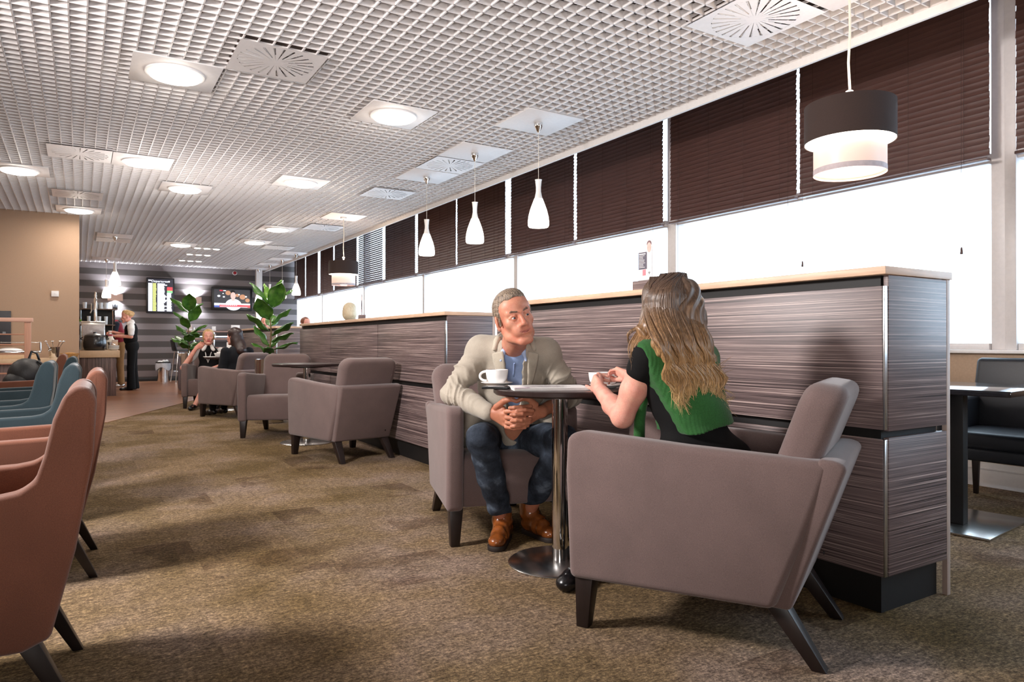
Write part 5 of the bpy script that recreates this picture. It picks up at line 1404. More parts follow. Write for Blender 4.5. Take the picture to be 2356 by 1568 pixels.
# ------------------------------------------------------------------ the woman in the green top
wom = thing('person', 'woman with long wavy brown-to-blonde hair, green top over a black dress, seen from behind', 'person', (2.02, 1.86, 0))
WF = nz(CR*-.55+CF*.83); WR = nz(np.cross(WF, UZ))       # forward and her right
BW = np.stack([WR, WF, UZ], 1)
K = dict(pel=A3(*(1.921, 1.775, 0.537)), chest=A3(*(1.903, 1.880, 0.846)), nb=A3(*(1.883, 1.892, 0.999)), sL=A3(*(1.748, 1.894, 0.949)), sR=A3(*(2.039, 1.913, 0.939)),
         eL=A3(*(1.723, 2.003, 0.727)), wL=A3(*(1.845, 2.292, 0.810)), eR=A3(*(2.082, 2.075, 0.759)), wR=A3(*(2.043, 2.334, 0.855)),
         kL=A3(*(1.916, 2.178, 0.498)), aL=A3(*(1.771, 2.338, 0.092)), kR=A3(*(2.073, 2.245, 0.492)), aR=A3(*(1.978, 2.363, 0.090)))
WHC = A3(*(1.886, 1.914, 1.133)); WHF = nz(CR*-.72+CF*.69); RW = np.stack([np.cross(WHF, UZ), WHF, UZ], 1)
wf_, WW = head_field(RW, WHC, 1.0, .0035, True)
wf_.cone(WW(0, -.025, -.07), K['nb'], .048, .052, .02)
# bare arms and both hands on the cup
ar = box_field([K[q] for q in ('sL', 'eL', 'wL', 'sR', 'eR', 'wR')], .08, .0032)
ar.chain([K['sL'], K['sL']*.45+K['eL']*.55, K['eL']], [.052, .047, .040], .02)
ar.chain([K['eL'], K['eL']*.6+K['wL']*.4, K['wL']], [.040, .038, .026], .02)
ar.chain([K['sR'], K['eR'], K['wR']], [.050, .042, .027], .02)
cupc = A3(1.998, 2.478, .845)
hL = box_field([K['wL'], K['wR'], cupc, K['wL']*.75+K['eL']*.25, K['wR']*.8+K['eR']*.2, cupc-CR*.07, cupc+CF*.06], .06, .0022)
w_ = K['wL']
hL.chain([w_*.75+K['eL']*.25, w_], [.033, .027], .01)
hand(hL, w_, nz(cupc-CR*.062+UZ*.022-w_), nz(CR*.9+UZ*-.15+CF*.25), nz(UZ*.7+CR*.5-CF*.2), .93, ((.55, .75, .5), (.6, .8, .5), (.55, .7, .5), (-.25, .1, .05)), .10,
     [w_+(cupc-w_)*.42+UZ*.030, cupc-CF*.058-CR*.012+UZ*.016, cupc-CF*.057+CR*.010+UZ*.010], .95)
w2 = K['wR']
hL.chain([w2*.8+K['eR']*.2, w2], [.030, .026], .01)
hc = cupc+CR*.062+UZ*.0
hand(hL, w2, nz(hc+UZ*.030+CF*.02-w2), nz(-UZ*.55+CF*-.75+CR*-.3), nz(-CF*.8-UZ*.4), .90, ((.35, .9, .7), (.5, 1.0, .7), (.7, 1.1, .7), (.8, 1.1, .7)), .05,
     [w2+(hc-w2)*.45-CF*.022-UZ*.010, hc-CF*.022-UZ*.008, hc-CR*.012-CF*.016], .92)
cw = Field(K['pel']-A3(.5, .5, .6), K['nb']+A3(.4, .6, .1), .010)
cw.cone(K['pel'], K['chest'], .10, .09, .05).cone(K['chest'], K['nb'], .08, .05, .05).cone(K['sL'], K['sR'], .045, .045, .04)
for a in 'LR': cw.chain([K['pel']+WR*(.07 if a == 'R' else -.07), K['k'+a], K['a'+a]], [.07, .05, .034], .03)
field_obj(wf_, 'body', [M['skin_fair']], wom, 1, None, (ar, hL, cw))
iris_set(wom, WW, RW, 1.0, HC)
nl = MB()
# black dress with cap sleeves
dr = Field(K['pel']-A3(.42, .46, .2), K['nb']+A3(.42, .46, .10), .0055)
def wtorso(f, g=0, k=.05):
    f.ell(K['chest']+UZ*.01, A3(.158+g, .105+g, .17+g), BW, k)
    f.ell(K['chest']*.5+K['pel']*.5, A3(.138+g, .105+g, .17+g), BW, k)
    f.ell(K['pel']+UZ*.02, A3(.185+g, .150+g, .13+g), BW, k)
    f.cone(K['sL'], K['sR'], .050+g, .050+g, k); f.cone(K['nb']-UZ*.02, K['chest']+UZ*.05, .06+g, .10+g, k)
wtorso(dr)
dr.cone(K['nb']+UZ*.03, K['nb']+UZ*.14, .058, .09, .004, 'cut')
dr.cone(K['sL'], K['sL']*.80+K['eL']*.20, .062, .058, .02).cone(K['sR'], K['sR']*.8+K['eR']*.2, .062, .058, .02)
for a in 'LR': dr.chain([K['pel']+WR*(.075 if a == 'R' else -.075), K['k'+a]*.9+K['pel']*.1], [.105, .085], .05)
dr.ripple(lambda P: .004*np.sin((P-K['chest'])@UZ*52+(P-K['chest'])@WR*24)*np.exp(-(((P-K['chest'])@UZ+.16)/.10)**2))
field_obj(dr, 'dress', cloth('black_jersey', lin(13, 12, 13), .18, 300, .3, 0), wom, 1)
tg = box_field([K[q] for q in ('kL', 'aL', 'kR', 'aR')], .09, .006)
for a in 'LR': tg.chain([K['k'+a], K['a'+a]], [.058, .036], .02)
field_obj(tg, 'tights', cloth('black_tights', lin(22, 20, 22), .1), wom, 1)
def shoe(par, ank, toe, m, nm='shoe', w=.036):
    toe = A3(toe[0], toe[1], 0); an = A3(ank[0], ank[1], 0); d = nz(toe-an)
    f = Field(np.minimum(an, toe)-A3(.09, .09, .01), np.maximum(an, toe)+A3(.09, .09, .14), .004)
    f.cone(an-d*.03+UZ*.045, an+d*.06+UZ*.045, .034, .034, .02); f.cone(an+d*.06+UZ*.04, toe-d*.04+UZ*.032, .036, w-.004, .02)
    f.ell(toe-d*.05+UZ*.032, A3(.055, w+.004, .030), np.stack([d, np.cross(d, UZ), UZ], 1), .01)
    f.plane_cut((0, 0, .002), (0, 0, -1), .002)
    return field_obj(f, nm, m, par, 1)
M['blackshoe'] = plain('black_shoe_leather', lin(20, 18, 20), .25, var=.15)
shoe(wom, K['aL'], A3(*(1.642, 2.277, 0.004)), M['blackshoe'], w=.042); shoe(wom, K['aR'], A3(*(1.914, 2.367, 0.009)), M['blackshoe'])
# green knitted top: a back panel hanging from the shoulders, open at the side
gv = Field(K['pel']-A3(.42, .46, .05), K['nb']+A3(.42, .46, .08), .0045)
wtorso(gv, .018)
gv.cone(K['nb']-UZ*.005, K['nb']+UZ*.03, .075, .068, .02)
gv.cone(K['nb']+UZ*.035, K['nb']+UZ*.14, .062, .09, .004, 'cut')
GA, GB, GC = A3(*(1.694, 1.844, 0.975)), A3(*(1.791, 1.738, 0.684)), A3(*(1.989, 1.733, 0.714))
gm = A3(*(1.750, 1.786, 0.863))
def sideplane(p, q, into, away):
    n = nz(np.cross(q-p, into)); return n if n@(away-p) > 0 else -n
gv.plane_cut(GA, sideplane(GA, GB, WF*.75+CF*.25, A3(*(1.674, 1.904, 0.751))), .004)
gv.plane_cut(GB, sideplane(GB, GC, WF, GB-UZ*.3), .003)
gv.plane_cut(K['chest']+WF*.03, WF, .004)
gv.ripple(lambda P: .0009*np.sin((P@nz(WR+UZ*.05))*900)+.003*np.sin(P@UZ*40+P@WR*25))
gtop = field_obj(gv, 'green_top', cloth('green_knit', lin(44, 92, 44), .2, 260, .35), wom, 1)
fp = Field(A3(*(1.865, 2.080, 0.666))-.12, A3(*(1.865, 2.080, 0.666))+.14, .004)
fp.chain([A3(*(1.879, 2.036, 0.847)), A3(*(1.867, 2.067, 0.727)), A3(*(1.851, 2.054, 0.611))], [.02, .022, .022], .01)
field_obj(fp, 'green_front_panel', cloth('green_knit_front', lin(44, 92, 44), .2, 260, .35), gtop, 1)

# hair: a soft base volume plus several hundred locks
WH = hairmat('brown_to_blonde_hair', [(0.0, lin(222, 190, 136)), (.26, lin(180, 142, 98)), (.52, lin(140, 106, 74)), (.76, lin(98, 76, 60)), (1.0, lin(82, 64, 54))], .40, .74, 1.26)
hb = Field(WHC-A3(.30, .30, .46), WHC+A3(.30, .30, .18), .005)
hb.ell(WW(0, -.018, .034), A3(.0795, .099, .0875), RW, .01)
hb.ell(WW(0, -.03, -.02), A3(.077, .078, .095), RW, .03)
hb.ell(WW(0, .13, -.02), A3(.11, .085, .10), RW, .01, 'cut')
back = lambda x, o=0: 2.50+.62*(x-1560)/1610*2.55-o
for x0, x1, x2, x3 in ((1520, 1530, 1562, 1584), (1545, 1560, 1585, 1602), (1570, 1590, 1612, 1624), (1588, 1610, 1634, 1646)):
    hb.chain([HP(x0, 720, 2.56), HP(x1, 790, back(x1)), HP(x2, 860, back(x2)), HP(x3, 915, back(x3))], [.050, .038, .034, .020], .04)
hb.chain([WW(-.068, .020, -.02), HP(1482, 760, 2.55), HP(1470, 800, 2.54)], [.026, .024, .012], .03)
hb.ripple(lambda P: .003*np.sin(P@CR*160+4*np.sin(P@UZ*30)))
hair = field_obj(hb, 'hair', WH, wom, 1)
r = random.Random(4)
lk = MB()
def lock(pts, r0, n=5, m=16):
    P = [Vector(p) for p in pts]; out = []
    for i in range(m+1):                       # Catmull-Rom through the guide points
        t = i/m*(len(P)-1); k = min(int(t), len(P)-2); u = t-k
        p0, p1, p2, p3 = P[max(k-1, 0)], P[k], P[k+1], P[min(k+2, len(P)-1)]
        out.append(.5*((2*p1)+(p2-p0)*u+(2*p0-5*p1+4*p2-p3)*u*u+(3*p1-p0-3*p2+p3)*u**3))
    lk.tube(out, [r0*(.75+.5*math.sin(PI*min(1, i/m*1.1+.1)))*(1 if i < m-5 else (m-i+.35)/5.5) for i in range(m+1)], n, cap=False)
crown = WW(0, -.015, .124)
for q in range(760):
    s = r.random(); ph_ = r.uniform(0, 6.28); lay = r.random()
    x1 = 1480+s*124; x2 = 1508+s*118; x3 = 1546+s*112+r.gauss(0, 5); x4 = 1568+s*100+r.gauss(0, 8); ye = 926+8*s+r.gauss(0, 15)+14*math.sin(s*17)
    if lay < .35: ye -= r.uniform(20, 90)
    u = (x1-1544)/70
    top = WW((u*.030)*1.0+r.gauss(0, .004), r.uniform(-.05, .03), .127)
    a1 = HP(1544+(x1-1544)*.80, 664+abs(u)*10, 2.62-.114*math.sqrt(max(.05, 1-u*u*.75)))
    a2 = HP(x1, 712, 2.62-.124*math.sqrt(max(.03, 1-u*u)))
    amp = .007+.008*r.random(); cl_ = int(s*11); ph_ = cl_*2.1+r.gauss(0, .35)
    w1 = CR*math.sin(ph_)*amp; w2 = CR*math.sin(ph_+2.4)*amp*1.4; w3 = CR*math.sin(ph_+4.6)*amp*2.2
    o = .046+.030*lay+.012*s
    a3 = HP(x2, 782, back(x2, o+.012))+w1; a4 = HP((x2+x3)/2, 826, back((x2+x3)/2, o+.018))+w2-CF*.006*math.sin(ph_)
    a5 = HP(x3, 868, back(x3, o+.012))+w3; a6 = HP((x3+x4)/2, (868+ye)/2, back((x3+x4)/2, o+.008))-w1*1.5+CF*.008*math.cos(ph_); a7 = HP(x4, ye, back(x4, o+.002))-w2*1.3
    lock([top, a1, a2, a3, a4, a5, a6, a7], r.uniform(.0018, .0034), 5, 22)
for q in range(130):                            # the lock falling forward over the left shoulder
    s = r.random(); ph_ = r.uniform(0, 6.28)
    x = 1478+s*34
    top = WW(-.02-.02*s, .03+.04*r.random(), .117)
    p = [top, HP(1494-12*(1-s), 660+10*s, 2.56+.05*(1-s)), HP(x, 705, 2.55+.04*(1-s)), HP(x-4+6*math.sin(ph_), 745, 2.53+.05*(1-s)), HP(1462+s*44+5*math.cos(ph_), 772, 2.51+.03*(1-s)),
         HP(1450+s*34+6*math.sin(ph_+2), 800, 2.50+.03*(1-s)), HP(1452+s*28+5*math.sin(ph_+4), 828+r.gauss(0, 8), 2.49+.02*(1-s))]
    if q % 4 == 0: p = p[:4]+[HP(1452+4*math.sin(ph_), 762, 2.55), HP(1444, 776+r.gauss(0, 3), 2.56), HP(1452+r.gauss(0, 3), 792, 2.56)]
    lock(p, r.uniform(.0016, .0028), 5, 20)
for x, xe, ye in ((1560, 1584, 950), (1596, 1612, 962), (1606, 1600, 940), (1628, 1634, 950), (1642, 1650, 946), (1590, 1610, 944), (1655, 1690, 912), (1575, 1600, 958), (1640, 1622, 930)):
    for q in range(7):
        j = lambda a=3: r.gauss(0, a)
        lock([HP(x-14+j(), 860, back(x, .05)), HP(x-6+j(), 890, back(x, .052)), HP(x-10+j(), 915, back(x, .046)), HP((x+xe)/2+j(), (915+ye)/2+6, back(x, .042)), HP(xe+j(2), ye+j(2), back(xe, .03))], r.uniform(.0012, .002), 5, 14)
lk.build('hair_locks', WH, hair, ang=180)

# ------------------------------------------------------------------ the other guests and staff
def basis(F): F = nz(F); return np.stack([np.cross(F, UZ), F, UZ], 1)
def head_on(p, c, F, k, skinmat, neck_to, female, extra=()):
    R = basis(F); f, W_ = head_field(R, c, k, .005, female)
    f.cone(W_(0, -.02, -.07), neck_to, .048, .052, .02)
    def paint(P):
        q = (P-c)@R/k
        return np.where((np.abs(q[:, 0]) < .026) & (q[:, 1] > .084) & (np.abs(q[:, 2]+.069) < .011-.2*np.abs(q[:, 0])), 1, 0)
    o = field_obj(f, 'body', [skinmat, M['lips_red'] if female else M['lips']], p, 1, paint, extra)
    for s in (-1, 1):
        b = MB(); b.ball(tuple(W_(s*.0315, .083, .001)), .0075*k, 6); e_ = b.build('eye', M['iris'], p); e_.matrix_parent_inverse = Matrix.Translation(p.location).inverted()
        b = MB(); b.tube([tuple(W_(s*.047, .078, .020)), tuple(W_(s*.030, .0905, .0255)), tuple(W_(s*.015, .094, .021))], .0026*k, 5); e_ = b.build('eyebrow', M['brow_man'], p); e_.matrix_parent_inverse = Matrix.Translation(p.location).inverted()
    return R, W_
def cl(p, name, mat, ops, h=.008, sm=1):
    pts = []
    for o_ in ops:
        for v in (o_[1] if o_[0] == 'c' else [o_[1]]): pts.append(v)
    P = np.array(pts); f = Field(P.min(0)-.26, P.max(0)+.26, h)
    for o_ in ops:
        if o_[0] == 'c': f.chain(o_[1], o_[2], o_[3] if len(o_) > 3 else .03)
        elif o_[0] == 'e': f.ell(o_[1], o_[2], o_[3], .03)
        elif o_[0] == 'x': f.ell(o_[1], o_[2], o_[3], .006, 'cut')
        elif o_[0] == 'p': f.plane_cut(o_[1], o_[2])
    return field_obj(f, name, mat, p, sm)
MB_black = cloth('black_uniform', lin(14, 13, 15), .2, 200, .3, 0); MB_white = cloth('white_shirt', lin(226, 222, 220), .05, 300, .3)
def limb(pts, rs, h=.005):
    P = np.array(pts); f = Field(P.min(0)-.12, P.max(0)+.12, h); f.chain(pts, rs, .01); return f

# waitress at the counter
O = A3(.955, 17.0, 0); F = nz(A3(-1, .1, 0)); S = nz(np.cross(UZ, F)); B_ = basis(F)
p = thing('person', 'blonde waitress in a white shirt and black waistcoat standing at the serving counter', 'person', tuple(O))
at_ = lambda f_, s_, z_: O+F*f_+S*s_+UZ*z_
wl, wr_ = at_(.33, .06, 1.16), at_(.34, -.04, 1.24)
hd = box_field([at_(0, .2, 1.14), at_(0, -.18, 1.15), at_(.36, 0, 1.2)], .2, .005)
hd.chain([at_(.0, .20, 1.14), wl], [.040, .027], .01); hand(hd, wl, F*.9-S*.25+UZ*.12, UZ*.8-S*.4, -S*.5+UZ*.5, .95, ((.4, .5, .3),)*4)
hd.chain([at_(.02, -.18, 1.15), wr_], [.040, .027], .01); hand(hd, wr_, F*.8+S*.3, -UZ*.8+S*.3, S*.8, .95, ((.5, .6, .4),)*4)
R_, W_ = head_on(p, at_(.085, 0, 1.585), F*.93+UZ*-.30, 1.02, M['skin_fair'], at_(.02, 0, 1.44), True, (hd,))
cl(p, 'shirt', MB_white, [('e', at_(.01, 0, 1.28), A3(.155, .115, .19), B_), ('c', [at_(0, .15, 1.38), at_(0, .205, 1.30), at_(0, .21, 1.21)], [.06, .062, .060]), ('c', [at_(0, -.15, 1.38), at_(0, -.205, 1.30), at_(0, -.21, 1.21)], [.06, .062, .060]),
    ('c', [at_(.0, .02, 1.455), at_(.06, .05, 1.42)], [.058, .035])])
cl(p, 'waistcoat', MB_black, [('e', at_(.01, 0, 1.27), A3(.150, .128, .20), B_), ('e', at_(.02, 0, 1.10), A3(.158, .135, .16), B_), ('x', at_(.0, .22, 1.34), A3(.10, .085, .10), B_), ('x', at_(.0, -.22, 1.34), A3(.10, .085, .10), B_), ('x', at_(.08, 0, 1.44), A3(.07, .09, .08), B_)])
cl(p, 'trousers', MB_black, [('e', at_(-.01, 0, .94), A3(.165, .135, .15), B_), ('c', [at_(-.01, .085, .88), at_(.01, .085, .48), at_(.0, .09, .06)], [.092, .074, .088]), ('c', [at_(-.02, -.085, .88), at_(-.03, -.085, .48), at_(-.06, -.09, .06)], [.092, .074, .088]), ('p', at_(0, 0, .03), -UZ)])
for s_, f_ in ((.09, .0), (-.09, -.06)): shoe(p, at_(f_+.02, s_, 0), at_(f_+.22, s_, 0), M['blackshoe'])
cl(p, 'hair', M['hair_blonde'], [('e', W_(0, -.014, .042), A3(.083, .102, .086), R_), ('e', W_(0, -.105, .03), A3(.036, .036, .036), R_), ('x', W_(0, .115, -.02), A3(.10, .078, .10), R_), ('x', W_(0, 0, -.12), A3(.2, .2, .08), R_)], .006)
n_ = thing('paper_cup', 'white paper cup in the hands of the waitress', 'cup', tuple(at_(.40, .01, 1.17)), .4)
MB().lathe([(.001, 0), (.026, 0), (.036, .10), (.033, .10), (.024, .006), (.001, .006)], 20, cap=False).build('cup_wall', M['paper'], n_)

# guest in a red body warmer bending to the shelf
O = A3(.80, 18.35, 0); F = nz(A3(-1, -.12, 0)); S = nz(np.cross(UZ, F)); B_ = basis(F)
p = thing('person', 'guest in a dark red body warmer and khaki trousers bending over behind the counter', 'person', tuple(O))
hd = limb([at_(.16, .20, 1.16), at_(.40, .12, 1.08)], [.042, .03]); hand(hd, at_(.40, .12, 1.08), F, -UZ, -S, 1.0, ((.4, .5, .3),)*4)
R_, W_ = head_on(p, at_(.26, 0, 1.60), F*.8-UZ*.6, 1.04, M['skin_man'], at_(.14, 0, 1.47), False, (hd,))
cl(p, 'sweater', cloth('navy_knit', lin(26, 30, 44), .15), [('c', [at_(.10, .19, 1.44), at_(.15, .22, 1.22), at_(.30, .15, 1.12)], [.062, .056, .045]), ('c', [at_(.10, -.19, 1.44), at_(.15, -.22, 1.22), at_(.30, -.15, 1.12)], [.062, .056, .045]), ('c', [at_(.12, 0, 1.47), at_(.14, 0, 1.50)], [.07, .06])])
cl(p, 'body_warmer', cloth('dark_red_fleece', lin(120, 26, 42), .15), [('e', at_(.08, 0, 1.36), A3(.20, .13, .18), B_), ('e', at_(.02, 0, 1.15), A3(.18, .14, .22), B_), ('x', at_(.12, .24, 1.36), A3(.05, .08, .12), B_), ('x', at_(.12, -.24, 1.36), A3(.05, .08, .12), B_)])
cl(p, 'hood', cloth('grey_hood', lin(78, 72, 76), .2), [('c', [at_(.03, .1, 1.50), at_(-.02, 0, 1.53), at_(.03, -.1, 1.50)], [.035, .04, .035])])
cl(p, 'trousers', cloth('khaki_cotton', lin(128, 94, 58), .15), [('e', at_(0, 0, .97), A3(.165, .13, .14), B_), ('c', [at_(0, .09, .92), at_(.02, .09, .5), at_(0, .09, .10)], [.088, .070, .062]), ('c', [at_(0, -.09, .92), at_(-.02, -.09, .5), at_(-.05, -.09, .10)], [.088, .070, .062])])
for s_, f_ in ((.09, .0), (-.09, -.05)): shoe(p, at_(f_, s_, 0), at_(f_+.22, s_, 0), M['steel'], 'trainer')
cl(p, 'hair', M['hair_dark'], [('e', W_(0, -.02, .045), A3(.086, .104, .086), R_), ('x', W_(0, .12, -.02), A3(.12, .085, .10), R_), ('x', W_(0, 0, -.12), A3(.2, .2, .07), R_)], .006)

# blonde woman seated at the far table, facing us
O = A3(1.76, 12.0, 0); F = nz(A3(-.25, -.968, 0)); S = nz(np.cross(UZ, F)); B_ = basis(F)
p = thing('person', 'blonde woman in a white collar and black waistcoat seated at the far table, facing us', 'person', tuple(O))
rw, re = at_(.13, -.17, .93), at_(.16, -.36, .62)
hd = limb([at_(.0, -.19, .86), re, rw], [.04, .04, .028]); hand(hd, rw, nz(S*.55-F*.35+UZ*.5), -F, S, .95, ((.3, .4, .3),)*4)
hd2 = limb([at_(.05, .24, .66), at_(.30, .05, .60)], [.04, .028]); hand(hd2, at_(.30, .05, .60), -S*.6+F*.5, -UZ, F, .95, ((.3, .4, .3),)*4)
hd3 = limb([at_(.47, .02, .45), at_(.51, -.15, .05)], [.04, .032])
R_, W_ = head_on(p, at_(.10, .0, 1.105), nz(F*.95+UZ*.02+S*.12), .98, M['skin_fair'], at_(.04, 0, .95), True, (hd, hd2, hd3))
cl(p, 'shirt', MB_white, [('c', [at_(0, -.17, .88), at_(.04, -.25, .76)], [.058, .055]), ('c', [at_(0, .17, .88), at_(.04, .24, .70)], [.058, .052]), ('c', [at_(.06, .02, .965), at_(.12, .075, .90)], [.035, .026]), ('c', [at_(.06, -.02, .965), at_(.12, -.075, .90)], [.035, .026])])
cl(p, 'waistcoat', MB_black, [('e', at_(.02, 0, .80), A3(.155, .115, .17), B_), ('e', at_(.0, 0, .62), A3(.155, .125, .18), B_), ('c', [at_(.075, 0, .95), at_(.13, 0, .88)], [.035, .03])])
cl(p, 'trousers', MB_black, [('e', at_(-.02, 0, .53), A3(.17, .15, .085), B_), ('c', [at_(.0, .09, .55), at_(.44, .19, .53), at_(.36, .16, .12)], [.085, .062, .045]), ('c', [at_(.0, -.06, .55), at_(.46, .03, .53), at_(.48, -.03, .30)], [.085, .062, .048])])
shoe(p, at_(.51, -.15, 0), at_(.72, -.19, 0), M['blackshoe']); shoe(p, at_(.36, .16, 0), at_(.57, .16, 0), M['blackshoe'])
cl(p, 'hair', M['hair_blonde'], [('e', W_(0, -.012, .040), A3(.084, .102, .088), R_), ('e', W_(0, -.02, -.01), A3(.086, .08, .09), R_), ('x', W_(-.012, .13, -.025), A3(.066, .09, .085), R_), ('x', W_(0, 0, -.13), A3(.2, .2, .06), R_)], .006)
ly = MB(); ly.tube([at_(.07, .06, .95), at_(.155, .03, .80), at_(.16, 0, .70), at_(.155, -.03, .80), at_(.07, -.06, .95)], .006, 6)
e_ = ly.build('lanyard', M['paper'], p); e_.matrix_parent_inverse = Matrix.Translation(p.location).inverted()

# dark-haired woman with her back to us
O = A3(1.845, 10.15, 0); F = nz(A3(-.42, .90, 0)); S = nz(np.cross(UZ, F)); B_ = basis(F)
p = thing('person', 'woman with long dark hair in a black jacket seated with her back to us', 'person', tuple(O))
hd = limb([at_(.16, .18, .62), at_(.26, .16, .62)], [.03, .027]); hand(hd, at_(.26, .16, .62), F, -UZ, -S, .95, ((.3, .4, .3),)*4)
R_, W_ = head_on(p, at_(.06, 0, 1.10), nz(F+S*.25), .98, M['skin_fair'], at_(.02, 0, .95), True, (hd,))
cl(p, 'jacket', cloth('charcoal_jacket', lin(20, 21, 26), .15, 380, .3, .05), [('e', at_(.0, 0, .80), A3(.175, .115, .18), B_), ('e', at_(-.01, 0, .62), A3(.165, .125, .18), B_), ('c', [at_(0, .18, .89), at_(.02, .215, .66), at_(.22, .17, .615)], [.062, .055, .045]), ('c', [at_(0, -.19, .89), at_(.06, -.24, .70), at_(.30, -.12, .66)], [.062, .055, .045])])
cl(p, 'trousers', MB_black, [('e', at_(-.02, 0, .53), A3(.18, .15, .085), B_), ('c', [at_(.0, .09, .55), at_(.44, .11, .53), at_(.40, .10, .10)], [.085, .062, .045]), ('c', [at_(.0, -.09, .55), at_(.46, -.10, .53), at_(.44, -.10, .10)], [.085, .062, .045])])
shoe(p, at_(.40, .10, 0), at_(.60, .12, 0), M['blackshoe']); shoe(p, at_(.44, -.10, 0), at_(.64, -.10, 0), M['blackshoe'])
cl(p, 'hair', M['hair_dark'], [('e', W_(0, -.014, .036), A3(.088, .106, .09), R_), ('e', W_(0, -.04, -.06), A3(.09, .07, .11), R_), ('c', [W_(0, -.05, -.05), W_(0, -.08, -.14), at_(-.09, 0, .90)], [.085, .085, .07]), ('x', W_(0, .13, -.03), A3(.09, .085, .11), R_)], .006)

def bystander(label, hc, F, hairm, coat, female, k=1.0, bob=False, floor=0.0):
    global O, S
    F = nz(A3(*F)); O = A3(hc[0], hc[1], floor); S = nz(np.cross(UZ, F)); B_ = basis(F); zt = hc[2]
    p = thing('person', label, 'person', tuple(O))
    R_, W_ = head_on(p, A3(*hc), F, k, M['skin_fair'], A3(*hc)-UZ*.16-F*.02, female)
    base = A3(*hc)-UZ*.20-F*.03
    cl(p, 'coat', coat, [('e', base-UZ*.14, A3(.18, .12, .18), B_), ('e', base-UZ*.36, A3(.165, .13, .22), B_), ('c', [base-UZ*.03+S*.17, base-UZ*.30+S*.23, base-UZ*.42+S*.18+F*.2], [.06, .055, .04]), ('c', [base-UZ*.03-S*.17, base-UZ*.30-S*.23, base-UZ*.42-S*.18+F*.2], [.06, .055, .04])], .010)
    z0 = base[2]-.45
    cl(p, 'trousers', MB_black, [('e', base-UZ*.52, A3(.165, .13, .12), B_), ('c', [A3(*(O[:2]), z0)+S*.09, A3(*(O[:2]), z0*.5)+S*.09, A3(*(O[:2]), .05)+S*.09], [.088, .066, .05]), ('c', [A3(*(O[:2]), z0)-S*.09, A3(*(O[:2]), z0*.5)-S*.09, A3(*(O[:2]), .05)-S*.09], [.088, .066, .05])], .010)
    for s_ in (-1, 1): shoe(p, O+S*s_*.09, O+S*s_*.09+F*.2, M['blackshoe'])
    ops = [('e', W_(0, -.014, .040), A3(.086, .104, .088)*k, R_)]
    if bob: ops += [('e', W_(0, -.02, -.03), A3(.104, .095, .11)*k, R_)]
    ops += [('x', W_(0, .135, -.02), A3(.09, .085, .10)*k, R_), ('x', W_(0, 0, -.20 if bob else -.12), A3(.2, .2, .07), R_)]
    cl(p, 'hair', hairm, ops, .006)
bystander('pale blonde bob and dark collar seen over the partition beside the menu card', (3.626, 10.692, 1.502), (.8, .5, 0), M['hair_pale'], MB_black, True, 1.12, True)
bystander('top of an auburn head seen over the partition by the window post', (3.633, 13.274, 1.373), (.2, -.6, 0), M['hair_red'], cloth('grey_coat', lin(110, 104, 110), .15), False, 1.0)
bystander('grey-blonde head behind the blonde woman at the far table', (2.939, 16.408, 1.082), (.5, .8, 0), M['hair_pale'], cloth('beige_coat', lin(150, 130, 120), .15), True, 1.0, True)
bystander('guest in a white shirt half hidden behind the tall fig plant', (3.278, 15.022, 1.437), (-.3, -.9, 0), M['hair_dark'], MB_white, False, 1.0)
# ------------------------------------------------------------------ light
w = bpy.data.worlds.new('overcast_sky'); bpy.context.scene.world = w; w.use_nodes = True
nt = w.node_tree; bgn = nt.nodes['Background']
tc = nt.nodes.new('ShaderNodeTexCoord'); sp_ = nt.nodes.new('ShaderNodeSeparateXYZ'); nt.links.new(tc.outputs['Generated'], sp_.inputs[0])
nt.links.new(ramp(nt, sp_.outputs[2], [(0, (.64, .80, 1, 1)), (.5, (.70, .85, 1, 1)), (1, (.68, .84, 1, 1))]), bgn.inputs[0])
bgn.inputs[1].default_value = 5.5
def lamp(kind, name, loc, energy, col=(1, .90, .80), size=.3, aim=None, spread=None, sizey=None):
    l = bpy.data.lights.new(name, kind); l.energy = energy; l.color = col
    if kind == 'AREA':
        l.size = size
        l.shape = 'DISK'
        if sizey: l.shape = 'RECTANGLE'; l.size_y = sizey
        if spread: l.spread = spread
    else: l.shadow_soft_size = size
    if kind == 'SPOT': l.spot_size = spread or 1.6; l.spot_blend = .7
    o = bpy.data.objects.new(name, l); C.objects.link(o); o.location = loc
    d = Vector(aim)-Vector(loc) if aim else Vector((0, 0, -1))
    o.rotation_euler = d.to_track_quat('-Z', 'Y').to_euler()
    return o
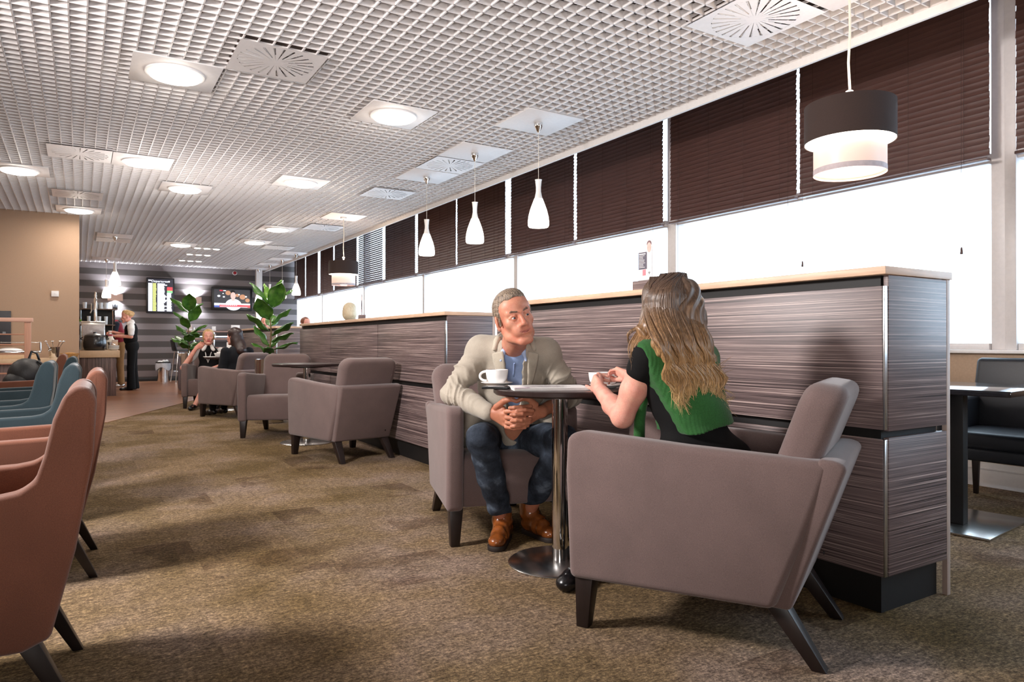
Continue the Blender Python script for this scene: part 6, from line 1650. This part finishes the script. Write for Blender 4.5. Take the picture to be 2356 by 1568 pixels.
for x, y, _ in CL:
    lamp('AREA', 'downlight', (x, y, ZC-.075), 14, size=.34); lamp('POINT', 'dome_glow', (x, y, ZC-.20), 3.2, (1, .93, .84), .12)
for x, y in ((-3.0, 5.9), (-3.0, 8.9), (-2.4, 11.2), (.6, 18.2), (3.0, 17.8)): lamp('AREA', 'downlight', (x, y, ZC-.075), 22, size=.34)
for x, y, _ in PEN: lamp('POINT', 'pendant_bulb', (x, y, 2.0), 4.5, (1, .84, .66), .08)
lamp('POINT', 'drum_bulb', (3.66, 2.33, 2.36), 16, (1, .76, .54), .06); lamp('POINT', 'drum_bulb_low', (3.66, 2.33, 1.90), 5, (1, .74, .5), .05)
lamp('POINT', 'drum_bulb', (3.65, 11.1, 2.36), 22, (1, .74, .5), .05)
for x in (.785, 2.65):
    lamp('SPOT', 'wall_lamp_up', (x, YF-.13, 2.235), 230, (.80, .89, 1), .03, (x, YF+.25, 3.0), 2.2)
    lamp('SPOT', 'wall_lamp_down', (x, YF-.13, 2.10), 130, (.80, .89, 1), .03, (x, YF+.25, 1.4), 2.1)
# photographer's softbox on a stand, left of the camera
lamp('AREA', 'softbox', (-1.5, 3.3, 2.5), 185, (1, .95, .93), .7, (2.1, 3.4, .9))
lamp('AREA', 'bounce_flash_fill', (-.8, -.6, 1.0), 55, (1, .95, .92), 1.0, (.7, 1.6, 3.06), 2.1)
lamp('AREA', 'bounce_flash_fill', (1.2, 8.6, 2.0), 22, (1, .95, .92), 2.0, (1.2, 8.8, 3.06), 2.6)  # added unseen uplight brightening the farther ceiling

# ------------------------------------------------------------------ camera
cam = bpy.data.cameras.new('camera'); co = bpy.data.objects.new('camera', cam); C.objects.link(co)
cam.sensor_width = 36; cam.lens = 1610/2356*36; cam.clip_start = .05; cam.clip_end = 600
yaw = math.atan(996/1610)
co.location = (0, 0, 1.0); co.rotation_euler = (PI/2+math.atan(5.5/1610), 0, -yaw)
sc_ = bpy.context.scene; sc_.camera = co
sc_.view_settings.view_transform = 'Standard'; sc_.view_settings.look = 'None'; sc_.view_settings.gamma = 1
sc_.view_settings.exposure = 0.3
